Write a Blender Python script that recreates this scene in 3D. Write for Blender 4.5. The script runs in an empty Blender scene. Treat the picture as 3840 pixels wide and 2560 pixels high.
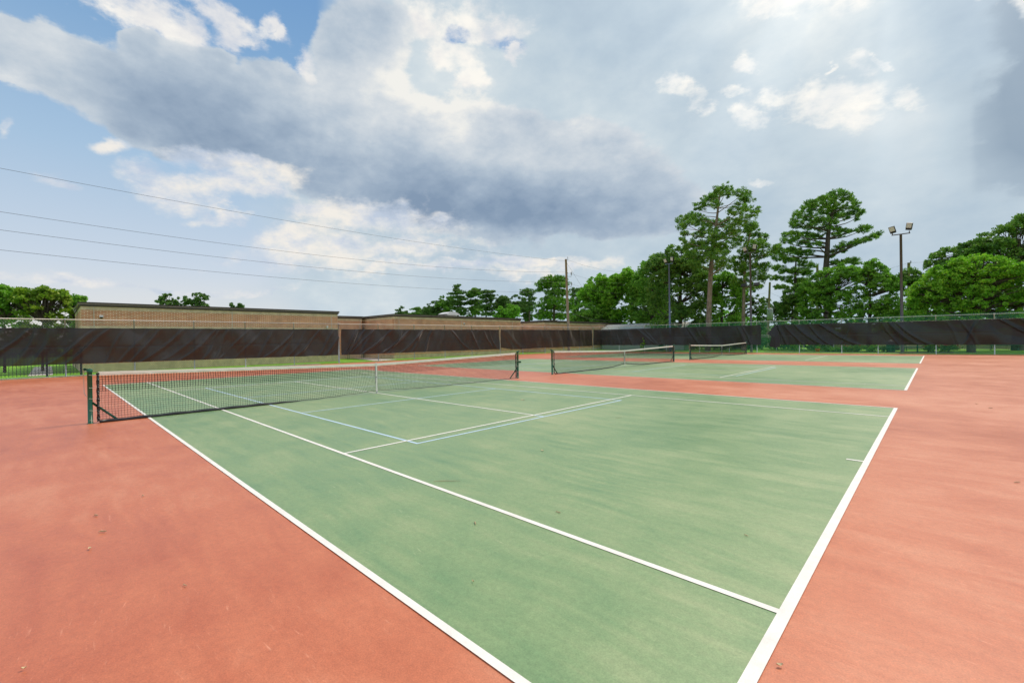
import bpy, math, random
import numpy as np
from mathutils import Vector, Matrix

random.seed(7)
rng = np.random.default_rng(11)
C = bpy.context.scene.collection
R = math.radians
sc = bpy.context.scene

# ------------------------------------------------------------------ camera
CAM = np.array([12.447, -6.933, 1.566])
YAW, PITCH, ROLL, FPX = 2.3347, -0.0030, -0.0151, 1660.33      # focal length in pixels of a 3840 px wide frame
_F = np.array([math.cos(YAW) * math.cos(PITCH), math.sin(YAW) * math.cos(PITCH), math.sin(PITCH)])
_R = np.array([math.sin(YAW), -math.cos(YAW), 0.0])
_U = np.cross(_R, _F)
R2 = math.cos(ROLL) * _R + math.sin(ROLL) * _U
U2 = -math.sin(ROLL) * _R + math.cos(ROLL) * _U
cam = bpy.data.cameras.new('camera')
cam.sensor_width = 36.0
cam.lens = FPX / 3840 * 36
cam.clip_end = 5000
co = bpy.data.objects.new('camera', cam)
C.objects.link(co)
m = Matrix.Identity(4)
for i in range(3):
    m[i][0], m[i][1], m[i][2], m[i][3] = R2[i], U2[i], -_F[i], CAM[i]
co.matrix_world = m
sc.camera = co


def ray(u, v):
    return _F + R2 * (u - 1920) / FPX - U2 * (v - 1280) / FPX


def gnd(u, v, z=0.0):
    d = ray(u, v)
    return CAM + d * (z - CAM[2]) / d[2]


def onx(u, v, x):
    d = ray(u, v)
    return CAM + d * (x - CAM[0]) / d[0]


def ony(u, v, y):
    d = ray(u, v)
    return CAM + d * (y - CAM[1]) / d[1]


# ------------------------------------------------------------------ view, sun, sky
sc.view_settings.view_transform = 'Standard'
sc.view_settings.look = 'None'
sc.view_settings.exposure = 0.0
sc.view_settings.gamma = 1.0
SUN_AZ, SUN_EL = YAW - R(50), R(55)
sund = Vector((math.cos(SUN_AZ) * math.cos(SUN_EL), math.sin(SUN_AZ) * math.cos(SUN_EL), math.sin(SUN_EL)))
sl = bpy.data.lights.new('sun', 'SUN')
sl.energy = 2.8
sl.angle = R(16)
sl.color = (1.0, 0.88, 0.70)
so = bpy.data.objects.new('sun', sl)
C.objects.link(so)
so.rotation_euler = sund.to_track_quat('Z', 'Y').to_euler()


def lin(c):
    return tuple((x / 255 / 12.92) if x / 255 <= 0.04045 else ((x / 255 + 0.055) / 1.055) ** 2.4 for x in c)


class G:
    """small node graph helper"""
    def __init__(s, tree):
        s.t = tree
        s.n = tree.nodes
        s.l = tree.links

    def put(s, sock, v):
        if v is None:
            return
        if hasattr(v, 'is_output') or isinstance(v, bpy.types.NodeSocket):
            s.l.new(v, sock)
        else:
            if isinstance(v, (tuple, list)) and len(v) == 3 and sock.type == 'RGBA':
                v = tuple(v) + (1,)
            sock.default_value = v

    def math(s, op, a, b=None, c=None, clamp=False):
        n = s.n.new('ShaderNodeMath')
        n.operation = op
        n.use_clamp = clamp
        s.put(n.inputs[0], a); s.put(n.inputs[1], b); s.put(n.inputs[2], c)
        return n.outputs[0]

    def vec(s, op, a, b=None, scale=None):
        n = s.n.new('ShaderNodeVectorMath')
        n.operation = op
        s.put(n.inputs[0], a); s.put(n.inputs[1], b)
        if scale is not None:
            s.put(n.inputs['Scale'], scale)
        return n.outputs['Value'] if op in ('DOT_PRODUCT', 'LENGTH', 'DISTANCE') else n.outputs[0]

    def noise(s, vec, scale, detail=4, rough=0.5, dist=0.0, color=False, lac=2.0):
        n = s.n.new('ShaderNodeTexNoise')
        s.put(n.inputs['Vector'], vec)
        n.inputs['Scale'].default_value = scale
        n.inputs['Detail'].default_value = detail
        n.inputs['Roughness'].default_value = rough
        n.inputs['Distortion'].default_value = dist
        n.inputs['Lacunarity'].default_value = lac
        return n.outputs['Color' if color else 'Fac']

    def mapping(s, vec, loc=(0, 0, 0), rot=(0, 0, 0), scale=(1, 1, 1), kind='POINT'):
        n = s.n.new('ShaderNodeMapping')
        n.vector_type = kind
        s.put(n.inputs['Vector'], vec)
        if 'Location' in n.inputs and n.inputs['Location'].enabled:
            n.inputs['Location'].default_value = loc
        n.inputs['Rotation'].default_value = rot
        n.inputs['Scale'].default_value = scale
        return n.outputs[0]

    def ramp(s, fac, lo, hi, a=0.0, b=1.0, smooth=True):
        n = s.n.new('ShaderNodeMapRange')
        n.interpolation_type = 'SMOOTHSTEP' if smooth else 'LINEAR'
        s.put(n.inputs[0], fac)
        n.inputs[1].default_value = lo; n.inputs[2].default_value = hi
        n.inputs[3].default_value = a; n.inputs[4].default_value = b
        return n.outputs[0]

    def cramp(s, fac, stops, lin_=True):
        n = s.n.new('ShaderNodeValToRGB')
        s.put(n.inputs[0], fac)
        e = n.color_ramp.elements
        while len(e) < len(stops):
            e.new(0.5)
        for i, (p, c) in enumerate(stops):
            e[i].position = p
            e[i].color = tuple(c) + (1,)
        return n.outputs[0]

    def mix(s, f, a, b, mode='MIX'):
        n = s.n.new('ShaderNodeMix')
        n.data_type = 'RGBA'
        n.blend_type = mode
        s.put(n.inputs[0], f); s.put(n.inputs[6], a); s.put(n.inputs[7], b)
        return n.outputs[2]

    def comb(s, x, y, z=0.0):
        n = s.n.new('ShaderNodeCombineXYZ')
        s.put(n.inputs[0], x); s.put(n.inputs[1], y); s.put(n.inputs[2], z)
        return n.outputs[0]

    def sep(s, v):
        n = s.n.new('ShaderNodeSeparateXYZ')
        s.put(n.inputs[0], v)
        return n.outputs


world = bpy.data.worlds.new('World')
sc.world = world
world.use_nodes = True
wt = world.node_tree
wt.nodes.clear()
g = G(wt)
STR = 0.1
tc = wt.nodes.new('ShaderNodeTexCoord')
D = g.vec('NORMALIZE', tc.outputs['Generated'])
sky = wt.nodes.new('ShaderNodeTexSky')
sky.sky_type = 'NISHITA'
sky.sun_disc = False
sky.sun_elevation = SUN_EL
sky.sun_rotation = math.pi / 2 - SUN_AZ
sky.dust_density = 1.5
dF = g.vec('DOT_PRODUCT', D, tuple(_F)); dR = g.vec('DOT_PRODUCT', D, tuple(R2)); dU = g.vec('DOT_PRODUCT', D, tuple(U2))
dz = g.sep(D)[2]
den = g.math('MAXIMUM', dF, 0.12)
# cloud map: a plane tangent to the sky dome, unit 1.0 = 1017 units of the cloud tables below
S0 = g.comb(g.math('DIVIDE', dR, den), g.math('DIVIDE', dU, den))
Dn = g.mapping(D, scale=(1, 1, 1.7))


def warp(base, scale, amp, detail=6, rough=0.55, off=0.0):
    n = g.noise(g.vec('ADD', Dn, (off, off, off)), scale, detail, rough, color=True)
    n = g.vec('SUBTRACT', n, (0.5, 0.5, 0.5))
    return g.vec('ADD', base, g.vec('SCALE', n, scale=amp))


S1 = warp(S0, 3.0, 0.16, 3, 0.5)
S2 = warp(S1, 11.0, 0.075, 6, 0.6, 3.1)
S3 = warp(warp(S1, 9.0, 0.06, 3, 0.5, 5.5), 26.0, 0.06, 5, 0.65, 7.7)
NB = g.noise(Dn, 3.2, 8, 0.58)
NF = g.noise(g.vec('ADD', Dn, (5, 1, 2)), 12.0, 7, 0.62)
NG = g.noise(g.vec('ADD', Dn, (2, 7, 4)), 15.0, 9, 0.60)
NL = g.noise(g.vec('ADD', Dn, (1, 4, 2)), 2.0, 5, 0.5)


def blobs(S, lst, soft=0.0):
    """union field of ellipses: 1 in a centre, 0 on the rim, negative outside"""
    acc = None
    for (x, y, rx, ry, a) in lst:
        q = g.mapping(S, loc=((x - 1176) / 1017, (784 - y) / 1017, 0), rot=(0, 0, R(-a)),
                      scale=(rx / 1017, ry / 1017, 1), kind='TEXTURE')
        d = g.math('SUBTRACT', 1.0, g.vec('LENGTH', q))
        acc = d if acc is None else g.math('SMOOTH_MAX', acc, d, 0.25)
    return acc


def softblobs(S, lst, p=1.0):
    """sum of soft weighted spots (x, y, rx, ry, angle, weight)"""
    acc = None
    for (x, y, rx, ry, a, w) in lst:
        q = g.mapping(S, loc=((x - 1176) / 1017, (784 - y) / 1017, 0), rot=(0, 0, R(-a)),
                      scale=(rx / 1017, ry / 1017, 1), kind='TEXTURE')
        d = g.math('MULTIPLY', g.ramp(g.vec('LENGTH', q), 0.0, 1.6, 1.0, 0.0), w)
        acc = d if acc is None else g.math('ADD', acc, d)
    return acc


# clear sky: deep blue high up, paler lower, cream at the horizon
elev = g.math('ARCSINE', dz)
base = g.cramp(g.ramp(elev, -0.1, 1.3, smooth=False),
               [(0.0, lin((234, 230, 224))), (0.09, lin((238, 235, 231))), (0.17, lin((208, 220, 234))), (0.30, lin((172, 201, 228))),
                (0.45, lin((130, 172, 214))), (0.60, lin((98, 148, 204))), (1.0, lin((70, 115, 185)))])
base = g.mix(0.12, base, g.vec('SCALE', sky.outputs[0], scale=STR))
def bgnode(c):
    n = wt.nodes.new('ShaderNodeBackground')
    g.put(n.inputs[0], g.vec('SCALE', c, scale=1 / STR))
    n.inputs[1].default_value = STR
    return n.outputs[0]


def smix(f, sh, c):
    """lay cloud colour c over the sky shader sh"""
    n = wt.nodes.new('ShaderNodeMixShader')
    g.put(n.inputs[0], f)
    wt.links.new(sh, n.inputs[1]); wt.links.new(bgnode(c), n.inputs[2])
    return n.outputs[0]


# high pale veil over the right two thirds
veil = softblobs(S1, [(1500, 250, 800, 420, 0, 1.0), (2100, 500, 600, 420, 0, 1.0), (1050, 330, 380, 380, 0, 0.9), (1700, 620, 700, 160, 0, 0.9),
                      (1850, 60, 500, 260, 0, 1.0), (700, 690, 700, 90, 0, 0.35)])
veil = g.math('ADD', veil, g.math('MULTIPLY', g.math('SUBTRACT', NB, 0.5), 0.9))
veil = g.ramp(veil, 0.12, 0.62)
hole = softblobs(S2, [(655, 60, 70, 120, 15, 1.0), (640, 170, 55, 60, 0, 0.6), (1075, 60, 34, 20, 20, 1.0), (1175, 70, 60, 34, 0, 0.55)])
veil = g.math('MULTIPLY', veil, g.math('SUBTRACT', 1.0, g.ramp(hole, 0.25, 0.6)))
vn = g.math('ADD', g.math('MULTIPLY', g.math('SUBTRACT', NB, 0.5), 1.5), g.math('MULTIPLY', g.math('SUBTRACT', NL, 0.5), 0.6))
vn = g.math('ADD', vn, g.math('MULTIPLY', g.math('SUBTRACT', NG, 0.5), 0.5))
vl = softblobs(S1, [(1850, 20, 320, 120, 20, 0.34), (1000, 180, 260, 200, 10, 0.16), (1400, 420, 200, 150, 20, 0.16), (1750, 420, 300, 120, 0, 0.14),
                    (1650, 110, 500, 260, 0, 0.16), (1480, 90, 200, 120, 40, -0.16), (1270, 320, 120, 160, 30, -0.12), (1900, 560, 350, 90, 0, 0.25), (1250, 560, 300, 60, 0, -0.1),
                    (2170, 120, 130, 90, 0, -0.25)])
vcol = g.cramp(g.math('MULTIPLY_ADD', g.math('ADD', g.math('ADD', vn, vl), 0.45), 0.85, 0.06),
               [(0.0, lin((164, 184, 203))), (0.35, lin((183, 201, 215))), (0.62, lin((200, 214, 223))), (0.85, lin((218, 227, 231))), (1.0, lin((240, 242, 238)))])
sh = smix(veil, bgnode(base), vcol)
# bright cumulus behind the dark bank
W1 = blobs(S3, [(290, 25, 130, 34, 36), (400, 95, 110, 32, 44), (430, 20, 130, 24, 34), (500, 75, 80, 30, 40), (575, 75, 22, 34, 25), (600, 95, 14, 22, 0), (540, 112, 60, 24, 0), (380, 10, 60, 14, 0),
                (700, 180, 20, 40, -28), (720, 215, 22, 40, -35), (745, 250, 16, 22, -30), (1000, 30, 90, 40, 15), (1120, 40, 80, 40, 0), (1060, 90, 60, 34, 30), (1100, 150, 30, 45, -15), (1195, 100, 18, 24, 20),
                (980, 5, 60, 22, 0)])
w1a = g.math('MULTIPLY', g.ramp(g.math('ADD', g.math('MINIMUM', W1, 0.35), g.math('MULTIPLY', g.math('SUBTRACT', NG, 0.5), 3.0)), -0.50, 0.60), 0.95)
wc = g.cramp(g.math('ADD', NF, g.math('MULTIPLY', g.math('SUBTRACT', NB, 0.5), 0.6)), [(0.25, lin((205, 212, 224))), (0.48, lin((238, 236, 234))), (0.65, lin((254, 250, 242)))])
sh = smix(w1a, sh, wc)
# the big slate-blue bank from the left edge down to the middle
BK = blobs(S2, [(60, 120, 190, 85, 20), (230, 190, 230, 95, 20), (430, 220, 200, 90, 15), (390, 300, 260, 75, 18), (590, 250, 150, 100, 10), (660, 330, 260, 85, 18),
                (850, 400, 300, 110, 14), (1050, 460, 300, 100, 8), (1230, 480, 290, 74, 0), (930, 310, 260, 130, 10), (1420, 470, 220, 75, 0), (1120, 350, 260, 140, 10), (1350, 420, 230, 130, 5), (480, 170, 60, 40, 0), (320, 120, 60, 30, 20), (840, 120, 140, 150, 0), (800, 240, 120, 80, 0)])
bka = g.ramp(g.math('ADD', BK, g.math('MULTIPLY', g.math('SUBTRACT', NG, 0.5), 0.42)), -0.03, 0.13)
bshade = softblobs(S2, [(300, 210, 200, 90, 20, 0.2), (520, 330, 340, 80, 14, 0.26), (830, 410, 300, 90, 10, 0.24), (1130, 500, 300, 60, 2, 0.34), (1000, 450, 260, 80, 10, 0.16),
                        (60, 90, 110, 50, 20, -0.25), (420, 130, 130, 60, 20, -0.05), (900, 200, 200, 120, 0, -0.25), (1330, 500, 230, 70, 4, 0.30), (1040, 200, 160, 120, 0, -0.25), (660, 130, 60, 60, 0, -0.15), (1020, 330, 90, 50, 20, -0.1), (30, 200, 60, 50, 30, -0.25)])
bn = g.math('ADD', g.math('MULTIPLY', g.math('SUBTRACT', NB, 0.5), 1.6), g.math('MULTIPLY', g.math('SUBTRACT', NG, 0.5), 0.75))
bn = g.math('SUBTRACT', bn, g.math('MULTIPLY', g.ramp(BK, 0.0, 0.45, 1.0, 0.0), -0.16))
bcol = g.cramp(g.math('MULTIPLY_ADD', g.math('ADD', g.math('SUBTRACT', 0.56, bshade), bn), 0.78, 0.13),
               [(0.0, lin((132, 153, 178))), (0.3, lin((158, 176, 196))), (0.55, lin((183, 197, 211))), (0.8, lin((212, 219, 225))), (1.0, lin((242, 241, 236)))])
sh = smix(bka, sh, bcol)
# dark bank at the right edge with a lit upper rim
RK = blobs(S3, [(2400, 300, 260, 150, 0), (2180, 290, 130, 120, 0), (2340, 220, 90, 70, -20), (2300, 400, 260, 80, 0), (2040, 310, 160, 80, 0), (1880, 310, 150, 60, 0), (2360, 80, 140, 130, 0)])
rka = g.math('MULTIPLY', g.ramp(g.math('ADD', RK, g.math('MULTIPLY', g.math('SUBTRACT', NG, 0.5), 1.1)), -0.12, 0.42), 0.85)
rsh = softblobs(S0, [(2400, 320, 190, 150, 0, 0.62), (2400, 120, 130, 200, 0, 0.35), (2000, 270, 200, 60, 0, -0.2)])
rsh = g.math('ADD', rsh, g.math('MULTIPLY', g.math('MULTIPLY', g.ramp(g.sep(S0)[0], 1.030, 1.058), g.ramp(g.sep(S0)[1], 0.16, 0.6)), 0.22))
rcol = g.cramp(g.math('ADD', g.math('SUBTRACT', 0.66, rsh), g.math('MULTIPLY', g.math('SUBTRACT', NB, 0.5), 0.8)),
               [(0.0, lin((140, 160, 180))), (0.4, lin((166, 184, 200))), (0.7, lin((194, 210, 221))), (1.0, lin((224, 231, 234)))])
sh = smix(rka, sh, rcol)
# small bright cumulus heads on the right and the low creamy row
W2 = blobs(S3, [(1570, 205, 26, 24, 0), (1598, 235, 24, 34, -10), (1606, 275, 14, 20, 0), (1690, 222, 30, 16, 0), (1722, 280, 28, 26, 0), (1775, 235, 22, 22, 0), (1830, 240, 60, 26, 0), (1900, 228, 80, 30, 0), (1970, 236, 66, 34, 0), (1880, 262, 110, 20, 0),
                (2065, 222, 36, 18, 0), (1972, 160, 22, 20, 10), (2012, 156, 16, 8, 0), (1905, 168, 14, 6, -20), (1760, 40, 20, 14, 0), (1800, 30, 60, 20, 20), (1850, 10, 120, 30, 0), (2215, 8, 60, 18, 0), (2345, 30, 26, 34, 0),
                (1725, 150, 20, 16, 0), (1750, 412, 22, 10, 0)])
w2a = g.math('MULTIPLY', g.ramp(g.math('ADD', g.math('MINIMUM', W2, 0.30), g.math('MULTIPLY', g.math('SUBTRACT', NG, 0.5), 3.6)), -0.62, 0.78), 0.95)
sh = smix(w2a, sh, g.cramp(NF, [(0.3, lin((222, 228, 233))), (0.62, lin((255, 251, 243)))]))
W3 = blobs(S2, [(330, 395, 60, 20, 10), (430, 375, 60, 26, 10), (560, 385, 90, 20, 12), (420, 430, 110, 36, 5), (600, 420, 90, 30, 0), (240, 335, 28, 14, 10), (140, 415, 55, 14, 15), (560, 455, 120, 18, 5),
                (700, 560, 130, 36, 0), (820, 500, 90, 34, 10), (950, 520, 90, 40, 10), (1000, 500, 30, 24, 0), (900, 580, 170, 24, 0), (760, 590, 150, 20, 0), (500, 500, 60, 12, 10), (720, 500, 60, 20, 0), (1250, 605, 160, 14, 0), (1000, 620, 200, 12, 0),
                (160, 630, 140, 12, 5), (480, 640, 160, 10, 0), (0, 280, 12, 22, 0), (1180, 640, 80, 12, 0)])
w3a = g.math('MULTIPLY', g.ramp(g.math('ADD', g.math('MINIMUM', W3, 0.4), g.math('MULTIPLY', g.math('SUBTRACT', NG, 0.5), 3.2)), -0.55, 0.70), 0.92)
w3c = g.cramp(g.math('ADD', NF, g.math('MULTIPLY', g.math('SUBTRACT', NB, 0.5), 0.8)), [(0.34, lin((194, 206, 224))), (0.47, lin((222, 225, 230))), (0.60, lin((246, 240, 231)))])
sh = smix(w3a, sh, w3c)
# everywhere else (behind the camera): ordinary broken cloud
back = g.ramp(dF, 0.05, 0.35, 1.0, 0.0)
gen = g.mix(g.ramp(NB, 0.40, 0.56), base, g.cramp(NF, [(0.3, lin((190, 202, 220))), (0.6, lin((250, 246, 240)))]))
sh = smix(back, sh, gen)
# glow of the veiled sun, high on the right; added to raise ground light
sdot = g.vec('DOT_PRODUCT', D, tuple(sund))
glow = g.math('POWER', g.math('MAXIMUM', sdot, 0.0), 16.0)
wide = g.math('MULTIPLY', g.ramp(dz, 0.6, 0.95), 0.25)  # brighter zenith all round, added above the frame to light the ground
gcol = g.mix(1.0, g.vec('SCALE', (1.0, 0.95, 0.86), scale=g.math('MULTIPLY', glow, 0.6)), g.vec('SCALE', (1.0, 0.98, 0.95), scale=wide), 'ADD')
# crepuscular rays fanning out from the veiled sun
sx, sy = (2060 - 1176) / 1017, (784 + 420) / 1017
sp = g.sep(g.vec('SUBTRACT', S0, (sx, sy, 0.0)))
ang = g.math('DIVIDE', sp[0], g.math('MINIMUM', sp[1], -0.05))
rays = g.noise(g.comb(ang, 0.37, 0.0), 4.0, 2, 0.5)
rmask = softblobs(S0, [(1900, 180, 420, 330, 0, 1.0)])
rayv = g.math('MULTIPLY', g.math('MULTIPLY', g.ramp(rays, 0.35, 0.70), rmask), 0.075)
gcol = g.mix(1.0, gcol, g.vec('SCALE', (1.0, 0.98, 0.92), scale=rayv), 'ADD')
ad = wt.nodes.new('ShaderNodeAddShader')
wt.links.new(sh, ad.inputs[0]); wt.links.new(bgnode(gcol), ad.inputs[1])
wo = wt.nodes.new('ShaderNodeOutputWorld')
wt.links.new(ad.outputs[0], wo.inputs[0])
world.cycles.sampling_method = 'MANUAL'
world.cycles.sample_map_resolution = 512


# ------------------------------------------------------------------ object helpers
def tag(o, label=None, cat=None, group=None, kind=None):
    if label: o['label'] = label
    if cat: o['category'] = cat
    if group: o['group'] = group
    if kind: o['kind'] = kind
    return o


def empty(name, loc=(0, 0, 0), rz=0.0):
    o = bpy.data.objects.new(name, None)
    o.empty_display_size = 0.3
    C.objects.link(o)
    o.location = loc
    o.rotation_euler = (0, 0, rz)
    return o


class MB:
    def __init__(s):
        s.v = []; s.f = []; s.sm = []

    def add(s, vs, fs, smooth=False):
        k = len(s.v)
        s.v += [tuple(map(float, p)) for p in vs]
        s.f += [tuple(i + k for i in f) for f in fs]
        s.sm += [smooth] * len(fs)
        return s

    def box(s, c, size, rz=0.0, M=None):
        x, y, z = size[0] / 2, size[1] / 2, size[2] / 2
        vs = [(i, j, k) for i in (-x, x) for j in (-y, y) for k in (-z, z)]
        fs = [(0, 1, 3, 2), (4, 6, 7, 5), (0, 4, 5, 1), (2, 3, 7, 6), (0, 2, 6, 4), (1, 5, 7, 3)]
        if M is None:
            M = Matrix.Rotation(rz, 3, 'Z')
        return s.add([(M @ Vector(p)) + Vector(c) for p in vs], fs)

    def tube(s, pts, r, n=8, smooth=True, cap=True):
        pts = [Vector(p) for p in pts]
        rs = r if isinstance(r, (list, tuple)) else [r] * len(pts)
        rings = []
        up = Vector((0, 0, 1))
        for i, p in enumerate(pts):
            t = (pts[min(i + 1, len(pts) - 1)] - pts[max(i - 1, 0)]).normalized()
            a = up if abs(t.z) < 0.95 else Vector((1, 0, 0))
            b1 = t.cross(a).normalized(); b2 = t.cross(b1).normalized()
            rings.append([p + (b1 * math.cos(2 * math.pi * k / n) + b2 * math.sin(2 * math.pi * k / n)) * rs[i] for k in range(n)])
        k0 = len(s.v)
        for rg in rings:
            s.v += [tuple(q) for q in rg]
        for i in range(len(pts) - 1):
            for k in range(n):
                a = k0 + i * n + k; b = k0 + i * n + (k + 1) % n
                s.f.append((a, b, b + n, a + n)); s.sm.append(smooth)
        if cap:
            s.f.append(tuple(k0 + k for k in range(n))); s.sm.append(False)
            s.f.append(tuple(k0 + (len(pts) - 1) * n + k for k in reversed(range(n)))); s.sm.append(False)
        return s

    def quad(s, a, b, c, d):
        return s.add([a, b, c, d], [(0, 1, 2, 3)])

    def lathe(s, c, prof, n=16):
        k0 = len(s.v)
        for (r, z) in prof:
            s.v += [(c[0] + r * math.cos(2 * math.pi * k / n), c[1] + r * math.sin(2 * math.pi * k / n), c[2] + z) for k in range(n)]
        for i in range(len(prof) - 1):
            for k in range(n):
                a = k0 + i * n + k; b = k0 + i * n + (k + 1) % n
                s.f.append((a, b, b + n, a + n)); s.sm.append(True)
        return s

    def build(s, name, mat, parent=None):
        me = bpy.data.meshes.new(name)
        me.from_pydata(s.v, [], s.f)
        me.polygons.foreach_set('use_smooth', s.sm)
        me.update()
        if mat: me.materials.append(mat)
        o = bpy.data.objects.new(name, me)
        C.objects.link(o)
        if parent:
            o.parent = parent
        return o


def np_mesh(name, verts, quads, mat, parent=None, smooth=False):
    me = bpy.data.meshes.new(name)
    nv, nq = len(verts), len(quads)
    k = quads.shape[1]
    me.vertices.add(nv)
    me.vertices.foreach_set('co', np.asarray(verts, np.float32).ravel())
    me.loops.add(nq * k)
    me.loops.foreach_set('vertex_index', np.asarray(quads, np.int32).ravel())
    me.polygons.add(nq)
    me.polygons.foreach_set('loop_start', np.arange(0, nq * k, k, dtype=np.int32))
    me.polygons.foreach_set('use_smooth', np.full(nq, smooth))
    me.update(calc_edges=True)
    if mat: me.materials.append(mat)
    o = bpy.data.objects.new(name, me)
    C.objects.link(o)
    if parent: o.parent = parent
    return o


def newmat(name):
    mt = bpy.data.materials.new(name)
    mt.use_nodes = True
    mt.node_tree.nodes.clear()
    q = G(mt.node_tree)
    out = q.n.new('ShaderNodeOutputMaterial')
    return mt, q, out


def principled(q, out, col, rough=0.6, spec=0.5, metal=0.0, normal=None):
    b = q.n.new('ShaderNodeBsdfPrincipled')
    q.put(b.inputs['Base Color'], col)
    q.put(b.inputs['Roughness'], rough)
    b.inputs['Metallic'].default_value = metal
    b.inputs['Specular IOR Level'].default_value = spec
    if normal is not None:
        q.put(b.inputs['Normal'], normal)
    if out is not None:
        q.l.new(b.outputs[0], out.inputs[0])
    return b


def bump(q, h, strength=0.3, dist=0.01):
    n = q.n.new('ShaderNodeBump')
    n.inputs['Strength'].default_value = strength
    n.inputs['Distance'].default_value = dist
    q.put(n.inputs['Height'], h)
    return n.outputs[0]


def pos(q):
    return q.n.new('ShaderNodeNewGeometry').outputs['Position']


def simple(name, col, rough=0.6, metal=0.0, spec=0.5, vary=0.15, scale=8.0):
    mt, q, out = newmat(name)
    n = q.noise(pos(q), scale, 5, 0.6)
    c = q.mix(n, tuple(x * (1 - vary) for x in col), tuple(min(1, x * (1 + vary)) for x in col))
    principled(q, out, c, rough, spec, metal)
    return mt


# ------------------------------------------------------------------ materials
def court_mat(name, dark, mid, pale, seed, streak=0.5):
    mt, q, out = newmat(name)
    p = q.vec('ADD', pos(q), (seed, seed * 2, 0))
    # squeegee sweeps: curved, stretched noise
    w = q.noise(p, 0.5, 2, 0.5, color=True)
    pw = q.vec('ADD', p, q.vec('SCALE', q.vec('SUBTRACT', w, (0.5, 0.5, 0.5)), scale=0.6))
    st = q.noise(q.mapping(pw, rot=(0, 0, R(2)), scale=(0.9, 9.0, 1)), 1.0, 3, 0.55)
    st2 = q.noise(q.mapping(pw, rot=(0, 0, R(-8)), scale=(0.5, 4.0, 1)), 1.0, 4, 0.6)
    patch = q.ramp(q.noise(q.vec('ADD', p, (4, 9, 0)), 0.55, 3, 0.5), 0.45, 0.62)
    big = q.noise(p, 0.22, 5, 0.6)
    mid_n = q.noise(p, 1.5, 6, 0.65)
    fine = q.noise(p, 110, 3, 0.7)
    grit = q.noise(p, 22, 5, 0.75)
    scr = q.noise(q.mapping(pw, rot=(0, 0, R(60)), scale=(5, 40, 1)), 1.0, 3, 0.7)
    sw = q.math('ADD', q.math('MULTIPLY', q.math('SUBTRACT', st, 0.5), patch), q.math('MULTIPLY', q.math('SUBTRACT', st2, 0.5), q.math('SUBTRACT', 1.0, patch)))
    f = q.math('ADD', 0.5, q.math('MULTIPLY', sw, streak))
    f = q.math('ADD', f, q.math('MULTIPLY', q.math('SUBTRACT', big, 0.5), 0.65))
    f = q.math('ADD', f, q.math('MULTIPLY', q.math('SUBTRACT', mid_n, 0.5), 0.42))
    c = q.cramp(q.ramp(f, 0.30, 0.70, smooth=False), [(0.0, dark), (0.5, mid), (1.0, pale)])
    sc_m = q.math('MULTIPLY', q.ramp(scr, 0.60, 0.80), q.ramp(q.noise(p, 0.8, 3, 0.5), 0.44, 0.62))
    c = q.mix(q.math('MULTIPLY', sc_m, 0.8), c, tuple(min(1, x * 1.25 + 0.03) for x in pale))
    blot = q.ramp(q.noise(p, 2.3, 4, 0.6), 0.60, 0.75)
    c = q.mix(q.math('MULTIPLY', blot, 0.30), c, dark)
    c = q.mix(1.0, c, q.cramp(fine, [(0.3, (0.82,) * 3), (0.7, (1.14,) * 3)]), 'MULTIPLY')
    c = q.mix(1.0, c, q.cramp(grit, [(0.3, (0.88,) * 3), (0.7, (1.11,) * 3)]), 'MULTIPLY')
    principled(q, out, c, q.ramp(f, 0.3, 0.7, 0.36, 0.50), 0.55, 0.0, bump(q, q.math('ADD', fine, q.math('MULTIPLY', st, 0.4)), 0.25, 0.004))
    return mt


M = {}
M['green'] = court_mat('court_green', (0.135, 0.262, 0.112), (0.222, 0.328, 0.146), (0.330, 0.392, 0.196), 3.3, 0.44)
M['red'] = court_mat('court_red', (0.46, 0.114, 0.046), (0.565, 0.172, 0.078), (0.64, 0.262, 0.145), 9.1, 0.32)


def line_mat(name, col):
    mt, q, out = newmat(name)
    p = pos(q)
    n = q.noise(p, 6, 6, 0.7)
    f = q.noise(p, 120, 2, 0.6)
    c = q.mix(q.ramp(n, 0.35, 0.75), col, tuple(x * 0.86 for x in col))
    c = q.mix(1.0, c, q.cramp(f, [(0.3, (0.93,) * 3), (0.7, (1.03,) * 3)]), 'MULTIPLY')
    wear = q.ramp(q.noise(p, 38, 5, 0.75), 0.66, 0.80)
    c = q.mix(q.math('MULTIPLY', wear, q.ramp(q.noise(p, 0.9, 3, 0.5), 0.45, 0.65)), c, (0.42, 0.40, 0.33))
    principled(q, out, c, 0.6, 0.4)
    return mt


M['white_line'] = line_mat('white_line_paint', (0.86, 0.83, 0.76))
M['blue_line'] = line_mat('blue_line_paint', (0.52, 0.68, 0.80))


def grass_mat():
    mt, q, out = newmat('grass')
    p = pos(q)
    a = q.noise(p, 0.6, 5, 0.6); b = q.noise(p, 14, 4, 0.7)
    c = q.cramp(q.math('ADD', q.math('MULTIPLY', a, 0.6), q.math('MULTIPLY', b, 0.4)),
                [(0.32, (0.10, 0.24, 0.012)), (0.5, (0.18, 0.44, 0.02)), (0.66, (0.32, 0.54, 0.05))])
    principled(q, out, c, 0.8, 0.2, 0, bump(q, b, 0.8, 0.05))
    return mt


M['grass'] = grass_mat()


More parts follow.
